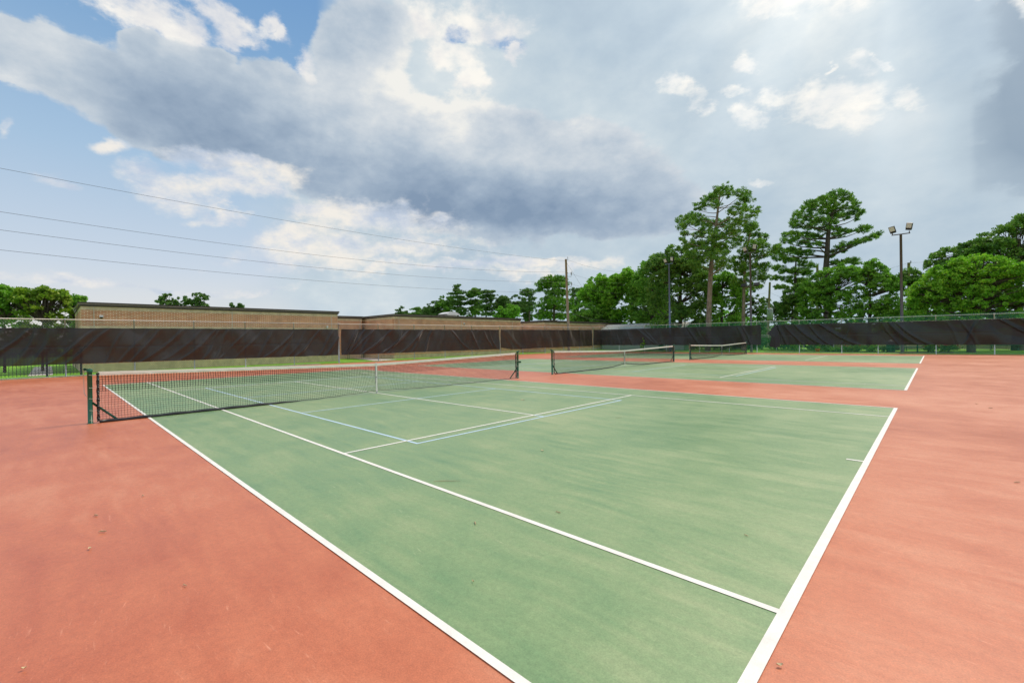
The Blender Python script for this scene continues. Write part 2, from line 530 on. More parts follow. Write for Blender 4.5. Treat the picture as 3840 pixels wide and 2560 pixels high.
def brick_mat(name, axis, c1, c2):
    mt, q, out = newmat(name)
    p = q.sep(pos(q))
    v = q.comb(p[axis], p[2], 0)
    b = q.n.new('ShaderNodeTexBrick')
    q.put(b.inputs['Vector'], v)
    b.inputs['Scale'].default_value = 1.0
    b.inputs['Brick Width'].default_value = 0.295
    b.inputs['Row Height'].default_value = 0.0815
    b.inputs['Mortar Size'].default_value = 0.013
    b.inputs['Mortar Smooth'].default_value = 0.1
    b.inputs['Bias'].default_value = 0.0
    b.inputs['Color1'].default_value = c1 + (1,)
    b.inputs['Color2'].default_value = c2 + (1,)
    b.inputs['Mortar'].default_value = (0.82, 0.70, 0.52, 1)
    n = q.noise(pos(q), 1.3, 5, 0.6)
    c = q.mix(1.0, b.outputs[0], q.cramp(n, [(0.3, (0.8,) * 3), (0.7, (1.15,) * 3)]), 'MULTIPLY')
    principled(q, out, c, 0.85, 0.2, 0, bump(q, b.outputs['Fac'], -0.5, 0.008))
    return mt


def soldier_mat(name, axis):
    mt, q, out = newmat(name)
    p = q.sep(pos(q))
    b = q.n.new('ShaderNodeTexBrick')
    q.put(b.inputs['Vector'], q.comb(q.math('ADD', p[axis], 0.0), p[2], 0))
    b.offset = 0.0
    b.inputs['Scale'].default_value = 1.0
    b.inputs['Brick Width'].default_value = 0.0815
    b.inputs['Row Height'].default_value = 0.247
    b.inputs['Mortar Size'].default_value = 0.008
    b.inputs['Color1'].default_value = (0.64, 0.50, 0.32, 1)
    b.inputs['Color2'].default_value = (0.72, 0.57, 0.38, 1)
    b.inputs['Mortar'].default_value = (0.62, 0.56, 0.42, 1)
    n = q.noise(pos(q), 2.0, 6, 0.6)
    c = q.mix(1.0, b.outputs[0], q.cramp(n, [(0.3, (0.75,) * 3), (0.7, (1.15,) * 3)]), 'MULTIPLY')
    principled(q, out, c, 0.85, 0.2)
    return mt


M['brick_y'] = brick_mat('red_brick', 1, (0.47, 0.125, 0.040), (0.60, 0.20, 0.072))
M['brick_x'] = brick_mat('red_brick_side', 0, (0.47, 0.125, 0.040), (0.60, 0.20, 0.072))
M['tan_y'] = soldier_mat('tan_soldier_brick', 1)
M['tan_x'] = soldier_mat('tan_soldier_brick_side', 0)
M['fascia'] = simple('brown_metal_fascia', (0.045, 0.034, 0.026), 0.45)
M['trim'] = simple('pale_trim', (0.55, 0.5, 0.42), 0.6)
M['roof'] = simple('flat_roof', (0.25, 0.24, 0.22), 0.9)
M['concrete'] = simple('concrete', (0.60, 0.56, 0.47), 0.9, scale=3)
M['galv'] = simple('galvanised_steel', (0.42, 0.46, 0.46), 0.42, 0.55, vary=0.2)
M['post_pale'] = simple('pale_galvanised_post', (0.66, 0.70, 0.70), 0.5, 0.1)
M['galv_pale'] = simple('galvanised_rail', (0.62, 0.60, 0.54), 0.5, 0.2, vary=0.2)
M['chain_grey'] = simple('chain_link_wire', (0.20, 0.27, 0.24), 0.5, 0.3)
M['chain_green'] = simple('green_vinyl_wire', (0.07, 0.38, 0.24), 0.5)
M['post_green'] = simple('dark_green_paint', (0.005, 0.095, 0.048), 0.35, vary=0.25)
M['bench_green'] = simple('green_bench_coating', (0.012, 0.13, 0.085), 0.45)
M['black_cord'] = simple('black_net_cord', (0.014, 0.014, 0.015), 0.7)
M['black_vinyl'] = simple('black_vinyl_tape', (0.016, 0.017, 0.020), 0.33, scale=20)
M['headband'] = simple('canvas_headband', (0.84, 0.79, 0.69), 0.75, vary=0.10, scale=14)
M['strap'] = simple('white_webbing', (0.78, 0.76, 0.70), 0.7, vary=0.06)
M['rope'] = simple('pale_rope', (0.55, 0.52, 0.45), 0.8)
M['cable'] = simple('power_cable', (0.06, 0.06, 0.065), 0.6)
M['dark_pole'] = simple('bronze_pole_paint', (0.085, 0.075, 0.078), 0.4)
M['blue_pole'] = simple('blue_grey_pole_paint', (0.12, 0.16, 0.27), 0.4)
M['lamp_black'] = simple('lamp_housing', (0.02, 0.02, 0.02), 0.45)
M['lamp_glass'] = simple('lamp_lens', (0.62, 0.62, 0.58), 0.2, spec=0.8)
M['insulator'] = simple('grey_porcelain', (0.34, 0.36, 0.36), 0.3)
M['transformer'] = simple('transformer_grey', (0.40, 0.44, 0.45), 0.4)
M['cam_white'] = simple('white_plastic', (0.75, 0.75, 0.73), 0.4)
M['shed_wall'] = simple('grey_shed_wall', (0.30, 0.31, 0.31), 0.7)
M['shed_roof'] = simple('corrugated_roof', (0.50, 0.50, 0.47), 0.4, 0.3)
M['navy'] = simple('navy_steel_bars', (0.012, 0.024, 0.05), 0.4)
M['soil'] = simple('mulch', (0.10, 0.055, 0.03), 0.95)
M['terracotta'] = simple('orange_pot', (0.70, 0.13, 0.03), 0.6)
M['petal'] = simple('red_petals', (0.55, 0.06, 0.05), 0.6)
M['twig'] = simple('dry_twig', (0.42, 0.30, 0.17), 0.8, vary=0.3)
M['dead_leaf'] = simple('dry_leaf', (0.62, 0.50, 0.30), 0.8, vary=0.3)
M['tabletop_pale'] = simple('bleached_tabletop', (0.55, 0.50, 0.40), 0.7)


def wood_mat(name, a, b, sx=14, sz=1.2):
    mt, q, out = newmat(name)
    n = q.noise(q.mapping(pos(q), scale=(sx, sx, sz)), 1.0, 6, 0.65)
    principled(q, out, q.cramp(n, [(0.3, a), (0.7, b)]), 0.85, 0.2, 0, bump(q, n, 0.6, 0.02))
    return mt


M['pole_wood'] = wood_mat('weathered_pole', (0.20, 0.155, 0.105), (0.45, 0.37, 0.275))
M['pine_bark'] = wood_mat('pine_bark', (0.13, 0.095, 0.07), (0.36, 0.28, 0.22), 6, 2.5)
M['bark'] = wood_mat('grey_bark', (0.045, 0.035, 0.028), (0.13, 0.105, 0.085), 8, 2)
M['fence_wood'] = wood_mat('board_fence', (0.48, 0.40, 0.28), (0.68, 0.58, 0.43), 5, 0.8)


def leaf_mat(name, cols, trans=0.35):
    mt, q, out = newmat(name)
    geo = q.n.new('ShaderNodeNewGeometry')
    big = q.noise(geo.outputs['Position'], 0.5, 3, 0.6)
    cl = q.noise(geo.outputs['Position'], 1.9, 3, 0.6)
    f = q.math('ADD', q.math('MULTIPLY', geo.outputs['Random Per Island'], 0.42), q.math('MULTIPLY', q.ramp(big, 0.35, 0.65, smooth=False), 0.26))
    f = q.math('ADD', f, q.math('MULTIPLY', q.ramp(cl, 0.38, 0.62), 0.34))
    c = q.cramp(f, [(0.1, cols[0]), (0.5, cols[1]), (0.92, cols[2])])
    d = principled(q, None, c, 0.55, 0.35)
    t = q.n.new('ShaderNodeBsdfTranslucent')
    q.put(t.inputs[0], q.mix(1.0, c, (1.0, 1.25, 0.55), 'MULTIPLY'))
    ms = q.n.new('ShaderNodeMixShader')
    ms.inputs[0].default_value = trans
    q.l.new(d.outputs[0], ms.inputs[1]); q.l.new(t.outputs[0], ms.inputs[2])
    q.l.new(ms.outputs[0], out.inputs[0])
    return mt


M['pine'] = leaf_mat('pine_needles', [(0.046, 0.124, 0.022), (0.148, 0.308, 0.040), (0.326, 0.498, 0.068)], 0.25)
M['leaf'] = leaf_mat('mid_leaves', [(0.070, 0.187, 0.025), (0.182, 0.400, 0.046), (0.365, 0.600, 0.074)], 0.35)
M['leaf_bright'] = leaf_mat('bright_leaves', [(0.084, 0.230, 0.019), (0.209, 0.460, 0.034), (0.396, 0.600, 0.067)], 0.4)
M['leaf_dark'] = leaf_mat('dark_leaves', [(0.049, 0.129, 0.028), (0.139, 0.288, 0.050), (0.311, 0.459, 0.083)], 0.3)
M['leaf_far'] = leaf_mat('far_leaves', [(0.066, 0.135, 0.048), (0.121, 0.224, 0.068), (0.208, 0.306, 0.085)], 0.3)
M['leaf_olive'] = leaf_mat('olive_leaves', [(0.091, 0.189, 0.022), (0.227, 0.377, 0.036), (0.455, 0.503, 0.082)], 0.4)


def screen_mat(name, thru, tint):
    mt, q, out = newmat(name)
    p = pos(q)
    n = q.noise(p, 1.1, 4, 0.6)
    wv = q.noise(q.mapping(p, scale=(3, 3, 60)), 1.0, 3, 0.6)
    c = q.mix(n, tuple(x * 0.7 for x in tint), tuple(x * 1.3 for x in tint))
    c = q.mix(q.math('MULTIPLY', wv, 0.25), c, tuple(x * 2.2 for x in tint))
    d = principled(q, None, c, 0.42, 0.45)
    d.inputs['Sheen Weight'].default_value = 0.8
    d.inputs['Sheen Roughness'].default_value = 0.3
    t = q.n.new('ShaderNodeBsdfTransparent')
    t.inputs[0].default_value = (0.95, 0.97, 1, 1)
    ms = q.n.new('ShaderNodeMixShader')
    q.put(ms.inputs[0], q.ramp(n, 0.3, 0.7, thru * 0.8, thru * 1.2))
    q.l.new(d.outputs[0], ms.inputs[1]); q.l.new(t.outputs[0], ms.inputs[2])
    q.l.new(ms.outputs[0], out.inputs[0])
    return mt


M['screen'] = screen_mat('black_windscreen_fabric', 0.06, (0.013, 0.014, 0.016))
M['screen2'] = screen_mat('thin_windscreen_fabric', 0.10, (0.012, 0.013, 0.015))

# ------------------------------------------------------------------ ground and courts
b = MB(); L = 1500
b.quad((-L, -L, -0.03), (L, -L, -0.03), (L, L, -0.03), (-L, L, -0.03))
tag(b.build('lawn', M['grass']), kind='structure')
b = MB()
b.box((1.6, 12.6, -0.012), (44.0, 55.2, 0.024))
tag(b.build('court_apron', M['red']), kind='structure')
OFF = [0.0, 15.022, 30.407]
hd, hs, hb, sv = 5.485, 4.115, 11.85, 6.40


def rect(mb, x0, x1, y0, y1, z):
    mb.quad((x0, y0, z), (x1, y0, z), (x1, y1, z), (x0, y1, z))


for k, yo in enumerate(OFF):
    b = MB(); rect(b, -hb + .02, hb - .02, yo - hd + .02, yo + hd - .02, 0.0025)
    court = b.build('playing_court', M['green'])
    tag(court, kind='structure')
    if k < 2:
        b = MB(); z = 0.005; w = 0.05
        px, py, kx = 6.705, 3.05, 2.13
        for s in (-1, 1):
            rect(b, -px + w, px - w, yo + s * py - w / 2, yo + s * py + w / 2, z)
            rect(b, min(s * px, s * (px - w)), max(s * px, s * (px - w)), yo - py - w / 2, yo + py + w / 2, z)
            rect(b, s * kx - w / 2, s * kx + w / 2, yo - py + w / 2, yo + py - w / 2, z)
            rect(b, min(s * (px - w), s * (sv + .02)), max(s * (px - w), s * (sv + .02)), yo - w / 2, yo + w / 2, z)
        tag(b.build('blue_line', M['blue_line'], court))
    b = MB(); z = 0.0065; w = 0.05; wb = 0.065
    for s in (-1, 1):
        rect(b, -hb, hb, yo + s * hd - (w if s > 0 else 0), yo + s * hd + (0 if s > 0 else w), z)
        rect(b, -hb + wb, hb - wb, yo + s * hs - (w if s > 0 else 0), yo + s * hs + (0 if s > 0 else w), z)
        rect(b, min(s * hb, s * (hb - wb)), max(s * hb, s * (hb - wb)), yo - hd + w, yo + hd - w, z + .0005)
        rect(b, s * sv - w / 2, s * sv + w / 2, yo - hs + w, yo + hs - w, z)
        rect(b, min(s * (hb - wb), s * (hb - wb - .17)), max(s * (hb - wb), s * (hb - wb - .17)), yo - w / 2, yo + w / 2, z)
    rect(b, -sv + w / 2, sv - w / 2, yo - w / 2, yo + w / 2, z)
    b.build('white_line', M['white_line'], court)

# concrete strips and path outside the left fence
b = MB()
b.box((-20.78, -2.5, -0.002), (0.46, 19.0, 0.05))
tag(b.build('concrete_edging', M['concrete']), kind='structure')
b = MB()
P = [gnd(1300, 1339), gnd(1365, 1338.5), gnd(1492, 1347.6), gnd(1418, 1353.7)]
b.add([(p[0], p[1], -0.016) for p in P], [(0, 1, 2, 3)])
P = [gnd(105, 1409), gnd(200, 1404), gnd(193, 1372), gnd(128, 1376)]
b.add([(p[0], p[1], -0.014) for p in P], [(0, 1, 2, 3)])
tag(b.build('footpath', M['concrete']), kind='structure')


# ------------------------------------------------------------------ nets
def net(idx, yo, pw, strap_lift, label, black_band, sag=0.0):
    n = empty('tennis_net', (0, yo, 0))
    tag(n, label, 'tennis net', 'tennis nets on the three courts')
    ph = 1.05

    def topz(y):
        t = abs(y) / pw
        return 0.914 + (ph - 0.914) * (t ** 1.05) * 1.0

    # net posts belong to the net: green steel tube, cap, crank, rope
    for s in (-1, 1):
        b = MB()
        b.tube([(0, s * pw, 0), (0, s * pw, ph + 0.03)], 0.040, 16)
        b.lathe((0, s * pw, ph + 0.03), [(0.047, -0.03), (0.047, 0.02), (0.035, 0.03), (0.0, 0.032)], 16)
        b.lathe((0, s * pw, 0), [(0.0, 0.014), (0.055, 0.012), (0.058, 0.0)], 16)
        post = b.build('post', M['post_green'], n)
        b = MB()
        b.box((0.0, s * (pw + 0.03), ph + 0.05), (0.03, 0.10, 0.03))
        b.tube([(-0.015, s * (pw + 0.07), ph + 0.055), (0.015, s * (pw + 0.07), ph + 0.055)], 0.026, 12)
        b.build('pulley', M['post_green'], post)
        if s > 0:
            b = MB(); b.box((0, s * (pw + 0.09), 0.66), (0.05, 0.11, 0.07)); b.tube([(-0.03, s * (pw + .13), .66), (.05, s * (pw + .13), .66)], 0.035, 10)
            b.build('winder', M['post_green'], post)
        b = MB()
        b.tube([(0.0, s * (pw + 0.09), ph + 0.04), (0.01, s * (pw + 0.085), 0.62), (0.01, s * (pw + 0.05), 0.55)], 0.006, 6)
        b.build('cable', M['rope'], n)
        for z in (0.98, 0.72, 0.50, 0.26, 0.06):
            b = MB()
            b.tube([(0.044, s * (pw + 0.015), z + .01), (0.05, s * (pw - 0.06), z - .005), (0.01, s * (pw - 0.14), z + .01)], 0.004, 5)
            b.build('lace', M['rope'], n)
        b = MB()
        b.tube([(-0.01, s * (pw - 0.03), 0.42), (-0.04, s * (pw - 0.42), 0.02)], 0.022, 8)
        b.build('brace', M['post_green'], n)
    ye = pw - 0.13
    # bottom line of the mesh (z) and sideways drape (x)
    r = random.Random(idx * 5 + 1)

    def botz(y):
        t = abs(y) / ye
        return 0.025 + strap_lift * math.exp(-(y / 1.1) ** 2) + sag * (1 - t) * 0.6

    def pull(y, h):
        # bottom drawn towards the strap foot, cloth-like bellying
        t = math.exp(-(y / 0.55) ** 2)
        return -y * 0.45 * t * (1 - h) ** 2

    NY = int(2 * ye / 0.05); NZ = 20
    ys = np.linspace(-ye, ye, NY + 1)

    def pt(y, h):
        zt = topz(y) - 0.07
        zb = botz(y)
        hh = h
        z = zb + (zt - zb) * hh
        x = 0.035 * math.sin(math.pi * h) * math.sin(y * 1.3 + idx) + 0.05 * (1 - h) ** 3 * (1 - math.exp(-(y / 0.8) ** 2))
        yy = y + pull(y, h) + 0.006 * math.sin(y * 7 + h * 9)
        z += 0.006 * math.sin(y * 11 + h * 5) * (1 - h)
        return (x, yy, z)

    V = []; Q = []

    def cord(pts, wdt):
        # three-sided cord
        a = np.array(pts)
        k = len(V)
        t = np.gradient(a, axis=0)
        t /= np.linalg.norm(t, axis=1)[:, None] + 1e-9
        b1 = np.cross(t, np.array([1.0, 0, 0])); b1 /= np.linalg.norm(b1, axis=1)[:, None] + 1e-9
        b2 = np.array([1.0, 0, 0])
        for i in range(len(a)):
            for ang in (0, 2.094, 4.189):
                V.append(a[i] + (b1[i] * math.cos(ang) + b2 * math.sin(ang)) * wdt)
        for i in range(len(a) - 1):
            for c in range(3):
                p0 = k + i * 3 + c; p1 = k + i * 3 + (c + 1) % 3
                Q.append((p0, p1, p1 + 3, p0 + 3))

    wd = 0.0031 if idx == 0 else 0.0032
    hz = np.linspace(0, 1, NZ + 1)
    for y in ys:
        cord([pt(y, h) for h in hz], wd)
    for h in hz[:-1]:
        cord([pt(y, h) for y in ys[::1]], wd)
    # upper third is doubled
    for y in ys[:-1] + (ys[1] - ys[0]) * 0.16:
        cord([(p[0] - 0.012, p[1], p[2]) for p in [pt(y, h) for h in hz[13:]]], wd)
    for h in hz[13:-1]:
        cord([(p[0] - 0.012, p[1], p[2] + 0.006) for p in [pt(y, h) for y in ys]], wd)
    np_mesh('mesh', np.array(V), np.array(Q), M['black_cord'], n)
    # headband: folded canvas, slight ripples
    b = MB()
    K = 120
    yy = np.linspace(-ye, ye, K + 1)
    vs = []
    for y in yy:
        z = topz(y)
        rp = 0.004 * math.sin(y * 23) + 0.003 * math.sin(y * 51 + 1)
        prof = [(0.010, 0.0), (0.014, -0.04), (0.011 + rp, -0.078), (-0.011 + rp, -0.078), (-0.014, -0.04), (-0.010, 0.0)]
        vs += [(px_, y, z + pz) for px_, pz in prof]
    fs = []
    for i in range(K):
        for c in range(6):
            a = i * 6 + c; d = i * 6 + (c + 1) % 6
            fs.append((a, d, d + 6, a + 6))
    b.add(vs, fs)
    b.build('headband', M['headband'], n)
    # end tapes and bottom tape
    for s in (-1, 1):
        b = MB()
        for j in range(20):
            z0 = 0.03 + j * (ph - 0.06) / 20
            jit = 0.006 * math.sin(j * 2.3)
            b.tube([(0.012 + jit, s * (ye + 0.01), z0), (0.012 - jit, s * (ye + 0.012), z0 + (ph - 0.06) / 20 + .004)], 0.024 + 0.004 * math.sin(j * 1.7), 7)
        b.build('side_tape', M['black_vinyl'], n)
    b = MB()
    K = 90
    pts = []
    rr = []
    for y in np.linspace(-ye, ye, K + 1):
        p_ = pt(y, 0.0)
        pts.append((p_[0] + 0.005, p_[1], p_[2]))
        t = abs(y) / ye
        big = 0.034 if (black_band == 'near' and y < -3.2) else (0.021 if black_band == 'all' else 0.008)
        if black_band == 'near' and -3.2 <= y < -2.2: big = 0.008 + 0.026 * (-y - 2.2)
        rr.append(big)
    b.tube(pts, rr, 8)
    b.build('bottom_tape', M['black_vinyl'], n)
    b = MB()
    zt = 0.925
    b.box((0.020, 0, (zt + 0.02) / 2), (0.004, 0.052, zt - 0.02))
    b.box((-0.020, 0, (zt + 0.3) / 2), (0.004, 0.052, zt - 0.3))
    b.box((0, 0, zt + 0.002), (0.044, 0.052, 0.005))
    st_ = b.build('centre_strap', M['strap'], n)
    b = MB(); b.box((0.026, 0, 0.5), (0.008, 0.06, 0.035)); b.build('buckle', M['galv'], st_)
    b = MB(); b.box((0.022, 0, 0.035), (0.03, 0.03, 0.05)); b.build('anchor', M['galv'], st_)
    return n


net(0, OFF[0], 6.38, 0.05, 'nearest tennis net, full-width in the foreground with a cream headband', 'near')
net(1, OFF[1], 6.38, 0.13, 'middle tennis net, its black bottom tape lifted at the centre strap', 'all', 0.03)
net(2, OFF[2], 6.38, 0.10, 'farthest tennis net, smallest of the three, close to the back fence', 'all', 0.03)


# ------------------------------------------------------------------ chain link fences
def chain(mb, p0, p1, z0, z1, period, w):
    p0 = Vector(p0); p1 = Vector(p1)
    L_ = (p1 - p0).length
    t = (p1 - p0) / L_
    nrm = Vector((t.y, -t.x, 0))
    H = z1 - z0
    run = H * 0.72
    for sgn, off in ((1, 0.004), (-1, -0.004)):
        s = -run if sgn > 0 else 0.0
        s0 = s
        while s0 < L_ + (0 if sgn > 0 else run):
            a_s, a_z, b_s, b_z = s0, z0, s0 + sgn * run, z1
            lo, hi = 0.0, 1.0
            # clip to 0..L_
            ds = b_s - a_s
            for bound in (0.0, L_):
                tt = (bound - a_s) / ds
                if (bound == 0.0) == (ds > 0): lo = max(lo, tt)
                else: hi = min(hi, tt)
            if hi > lo + 1e-3:
                A = (p0 + t * (a_s + ds * lo)) + nrm * off + Vector((0, 0, a_z + H * lo))
                B = (p0 + t * (a_s + ds * hi)) + nrm * off + Vector((0, 0, a_z + H * hi))
                d = (B - A).normalized()
                side = d.cross(nrm) * (w / 2)
                k = len(mb.v)
                mb.v += [tuple(A + side), tuple(A - side), tuple(A + nrm * w * .6), tuple(B + side), tuple(B - side), tuple(B + nrm * w * .6)]
                mb.f += [(k, k + 1, k + 4, k + 3), (k + 1, k + 2, k + 5, k + 4), (k + 2, k, k + 3, k + 5)]
                mb.sm += [False] * 3
            s0 += period


def fence(p0, p1, posts, h0, h1, label, matm, period, w, skip_first=False, zb=0.05, pr=0.032, tall=()):
    f = empty('chain_link_fence', (p0[0], p0[1], 0))
    tag(f, label, 'fence')
    f.location = (0, 0, 0)
    P0 = Vector((p0[0], p0[1], 0)); P1 = Vector((p1[0], p1[1], 0))
    Ln = (P1 - P0).length
    t = (P1 - P0) / Ln
    hh = lambda s: h0 + (h1 - h0) * s / Ln
    for s in posts:
        p = P0 + t * s
        b = MB()
        ex = 0.22 if s in tall else 0.0
        r_ = pr * (1.5 if s in tall else 1.0)
        b.tube([(p.x, p.y, -0.02), (p.x, p.y, hh(s) + 0.02 + ex)], r_, 10)
        b.lathe((p.x, p.y, hh(s) + 0.02 + ex), [(r_ * 1.25, -0.03), (r_ * 1.25, 0.01), (0.0, 0.04)], 10)
        b.build('post', M['post_pale' if matm == 'chain_green' else 'galv'], f)
    b = MB()
    b.tube([P0 + Vector((0, 0, h0)), P1 + Vector((0, 0, h1))], 0.024, 8)
    b.build('top_rail', M['galv_pale'], f)
    b = MB()
    b.tube([P0 + Vector((0, 0, 1.54)), P1 + Vector((0, 0, 1.54))], 0.021, 8)
    b.build('mid_rail', M['galv'], f)
    b = MB()
    b.tube([P0 + Vector((0, 0, zb + .01)), P1 + Vector((0, 0, zb + .01))], 0.018 if matm == 'chain_green' else 0.008, 6)
    b.build('bottom_rail', M['galv'], f)
    b = MB()
    nrm = Vector((t.y, -t.x, 0)) * 0.035
    chain(b, P0 + nrm, P1 + nrm, zb, h0 if abs(h0 - h1) < .2 else min(h0, h1), period, w)
    b.build('chain_mesh', M[matm], f)
    return f


XF = -20.5
CX, CY = -19.35, 41.3          # the corner of the two fences
yA = [-12.3, -9.4, -6.37, -3.6, -0.79, 2.0, 5.07, 8.31]
fence((XF, -12.3), (XF, 8.31), [y + 12.3 for y in yA], 3.0, 3.0, 'grey chain link fence before the large brick building and the bar fence', 'chain_grey', 0.10, 0.008, tall=())
yB = [11.54, 14.9, 18.14, 21.32, 25.02, 28.36, 31.97, 35.3, 38.4]
LB = math.hypot(CX - XF, CY - 8.31)
fence((XF, 8.36), (CX, CY), [0.0] + [(y - 8.31) * LB / (CY - 8.31) for y in yB] + [LB], 3.0, 3.05, 'grey chain link fence running past the lower brick wings to the far corner', 'chain_grey', 0.10, 0.008)
xC = [-15.6, -12.2, -9.51, -5.82, -2.81, -0.24, 3.31, 6.46, 8.91, 12.38, 15.44, 18.5]
BX, BY = 18.8, 40.3
LC = math.hypot(BX - CX, BY - CY)
fence((CX + .06, CY), (BX, BY), [(x - CX) * LC / (BX - CX) for x in xC], 3.05, 2.93, 'green-tinted chain link fence across the back of the courts under the trees', 'chain_green', 0.10, 0.008)


# ------------------------------------------------------------------ windscreens
def screen(p0, p1, zt, zb, folds, label, mat, seed, side=1, base=0.12, amp=1.0, end_curl=False, scallop=0.02):
    """cloth grid along p0-p1 hanging on the court side of the fence; folds = (s_top, s_bottom, width, depth)"""
    P0 = np.array([p0[0], p0[1], 0.0]); P1 = np.array([p1[0], p1[1], 0.0])
    Ln = np.linalg.norm(P1 - P0)
    t = (P1 - P0) / Ln
    nrm = np.array([t[1], -t[0], 0]) * side
    NX = int(Ln / 0.035); NZ = 44
    s = np.linspace(0, Ln, NX + 1)[:, None]
    h = np.linspace(0, 1, NZ + 1)[None, :]
    rs = np.random.default_rng(seed)
    d = np.zeros((NX + 1, NZ + 1))
    for (st, sb, wd, dp) in folds:
        c = sb + (st - sb) * h ** 0.85 + 0.06 * np.sin(h * 5 + st)
        env = np.clip(np.sin(np.pi * np.clip(h * 0.9 + 0.08, 0, 1)), 0, 1) ** 0.5
        x = (s - c) / wd
        d += dp * amp * env * np.where(x < 0, np.exp(-(x / 0.55) ** 2), np.exp(-(x / 1.7) ** 2))
    # low frequency billow and fine crumple
    for k in range(14):
        fs, fz, ph, a = rs.uniform(0.3, 2.2), rs.uniform(-3, 3), rs.uniform(0, 6.28), rs.uniform(0.004, 0.014)
        d += a * np.sin(fs * s * 1.6 + fz * h * 2 + ph)
    for k in range(16):
        fs, fz, ph = rs.uniform(3, 11), rs.uniform(-9, 9), rs.uniform(0, 6.28)
        d += 0.0018 * amp * np.sin(fs * s + fz * h + ph)
    # posts telegraph through: fabric is tight at the posts, seam at mid height
    d -= 0.012 * np.exp(-((h - 0.47) / 0.012) ** 2)
    d = np.clip(d * 1.9, -0.05, 0.30)
    zt_ = zt[0] + (zt[1] - zt[0]) * s / Ln - scallop * np.abs(np.sin(s * math.pi / 1.5)) * 0.7
    zb_ = zb[0] + (zb[1] - zb[0]) * s / Ln + scallop * np.abs(np.sin(s * math.pi / 1.5 + 0.5))
    if end_curl:
        zb_ = zb_ + 0.16 * np.exp(-(s / 1.0) ** 2) - 0.05 * np.exp(-((s - 2.5) / 2.0) ** 2)
    Z = zb_ + (zt_ - zb_) * h
    off = base + d
    X = P0[0] + t[0] * s + nrm[0] * off
    Y = P0[1] + t[1] * s + nrm[1] * off
    V = np.stack([X, Y, Z], -1).reshape(-1, 3)
    idx = np.arange((NX + 1) * (NZ + 1)).reshape(NX + 1, NZ + 1)
    Q = np.stack([idx[:-1, :-1], idx[1:, :-1], idx[1:, 1:], idx[:-1, 1:]], -1).reshape(-1, 4)
    root = empty('windscreen', (0, 0, 0))
    tag(root, label, 'windscreen', 'black windscreens tied to the fences')
    np_mesh('fabric', V, Q, M[mat], root, True)
    # hems: top, bottom and the mid seam
    for nm, j, r_ in (('hem', NZ, 0.010), ('hem', 0, 0.010)):
        b = MB()
        b.tube([tuple(V[idx[i, j]]) for i in range(0, NX + 1, 8)] + [tuple(V[idx[NX, j]])], r_, 5)
        b.build(nm, M['black_vinyl'], root)
    return root


def auto_folds(Ln, n, seed, lean, dmin=0.02, dmax=0.06):
    r = random.Random(seed)
    out = []
    for k in range(n):
        s0 = Ln * (k + r.uniform(0.1, 0.9)) / n
        ln = lean * r.uniform(0.5, 1.4)
        out.append((s0 + ln / 2, s0 - ln / 2, r.uniform(0.05, 0.15), r.uniform(dmin, dmax)))
    return out


fA = auto_folds(20.4, 26, 3, 1.5, 0.025, 0.075)
screen((XF, -12.2), (XF, 8.22), (2.53, 2.59), (0.67, 0.62), fA, 'long black windscreen with many diagonal folds in front of the large brick wall', 'screen', 1)


def pB(y):
    return (XF + (CX - XF) * (y - 8.36) / (CY - 8.36), y)


screen(pB(8.48), pB(24.85), (2.60, 2.65), (0.63, 0.66),
       auto_folds(16.3, 9, 9, 1.3, 0.03, 0.07)[:5] + [(1.2, 0.1, .1, .08), (1.9, 0.25, .1, .07), (2.6, 0.5, .09, .05), (4.2, 1.6, .12, .09), (6.0, 3.2, .12, .08), (7.4, 5.0, .13, .08)]
       + [(10.2, 12.6, .13, .06), (12.6, 13.6, .10, .05), (14.2, 15.6, .09, .05), (15.0, 16.0, .09, .05), (11.6, 12.2, .1, .03)],
       'black windscreen with fan folds at its left end, right of the gate post', 'screen', 2)
screen(pB(25.1), pB(40.9), (2.66, 2.72), (0.63, 0.66), [(0.5, 3.0, .3, .05), (0.3, 1.5, .2, .05), (6, 6.5, .2, .02), (11, 11.4, .25, .02)],
       'flat dull black windscreen with a curled lower left corner, ending at the far fence corner', 'screen2', 3, end_curl=True, amp=0.8)


def pC(x):
    return (x, CY + (BY - CY) * (x - CX) / (BX - CX))


x_end = ony(2857, 1260, 41)[0]
screen(pC(-19.2), pC(x_end), (2.72, 2.66), (0.76, 0.74),
       [(6.2, 8.6, .12, .06), (7.0, 8.8, .1, .05), (9.0, 9.3, .08, .03), (12.2, 13.4, .1, .05), (13.2, 13.9, .08, .04), (17.2, 18.2, .09, .06), (17.7, 18.6, .07, .05), (4.6, 5.6, .1, .03), (3.2, 3.9, .1, .02)],
       'black windscreen on the back fence behind the farthest net', 'screen2', 4, side=1, amp=0.9)
x0 = ony(2908, 1260, 40.8)[0]
b_scr = screen(pC(x0), pC(BX - 0.2), (2.62, 2.56), (0.74, 0.70),
       [(0.3, 0.9, .10, .08), (1.6, 3.6, .16, .12), (3.4, 6.2, .16, .12), (2.6, 4.2, .1, .05), (5.9, 5.0, .1, .03), (8.2, 9.8, .14, .10), (7.8, 8.8, .1, .05), (8.6, 10.6, .12, .08), (11.6, 12.3, .1, .03), (13.3, 12.4, .1, .05), (12.4, 13.2, .1, .04),
        (14.3, 16.9, .17, .12), (15.2, 17.6, .13, .08), (0.8, 2.2, .1, .04)],
       'black windscreen on the back fence at the right with a loose flap folded over', 'screen2', 5, side=1, amp=1.0)
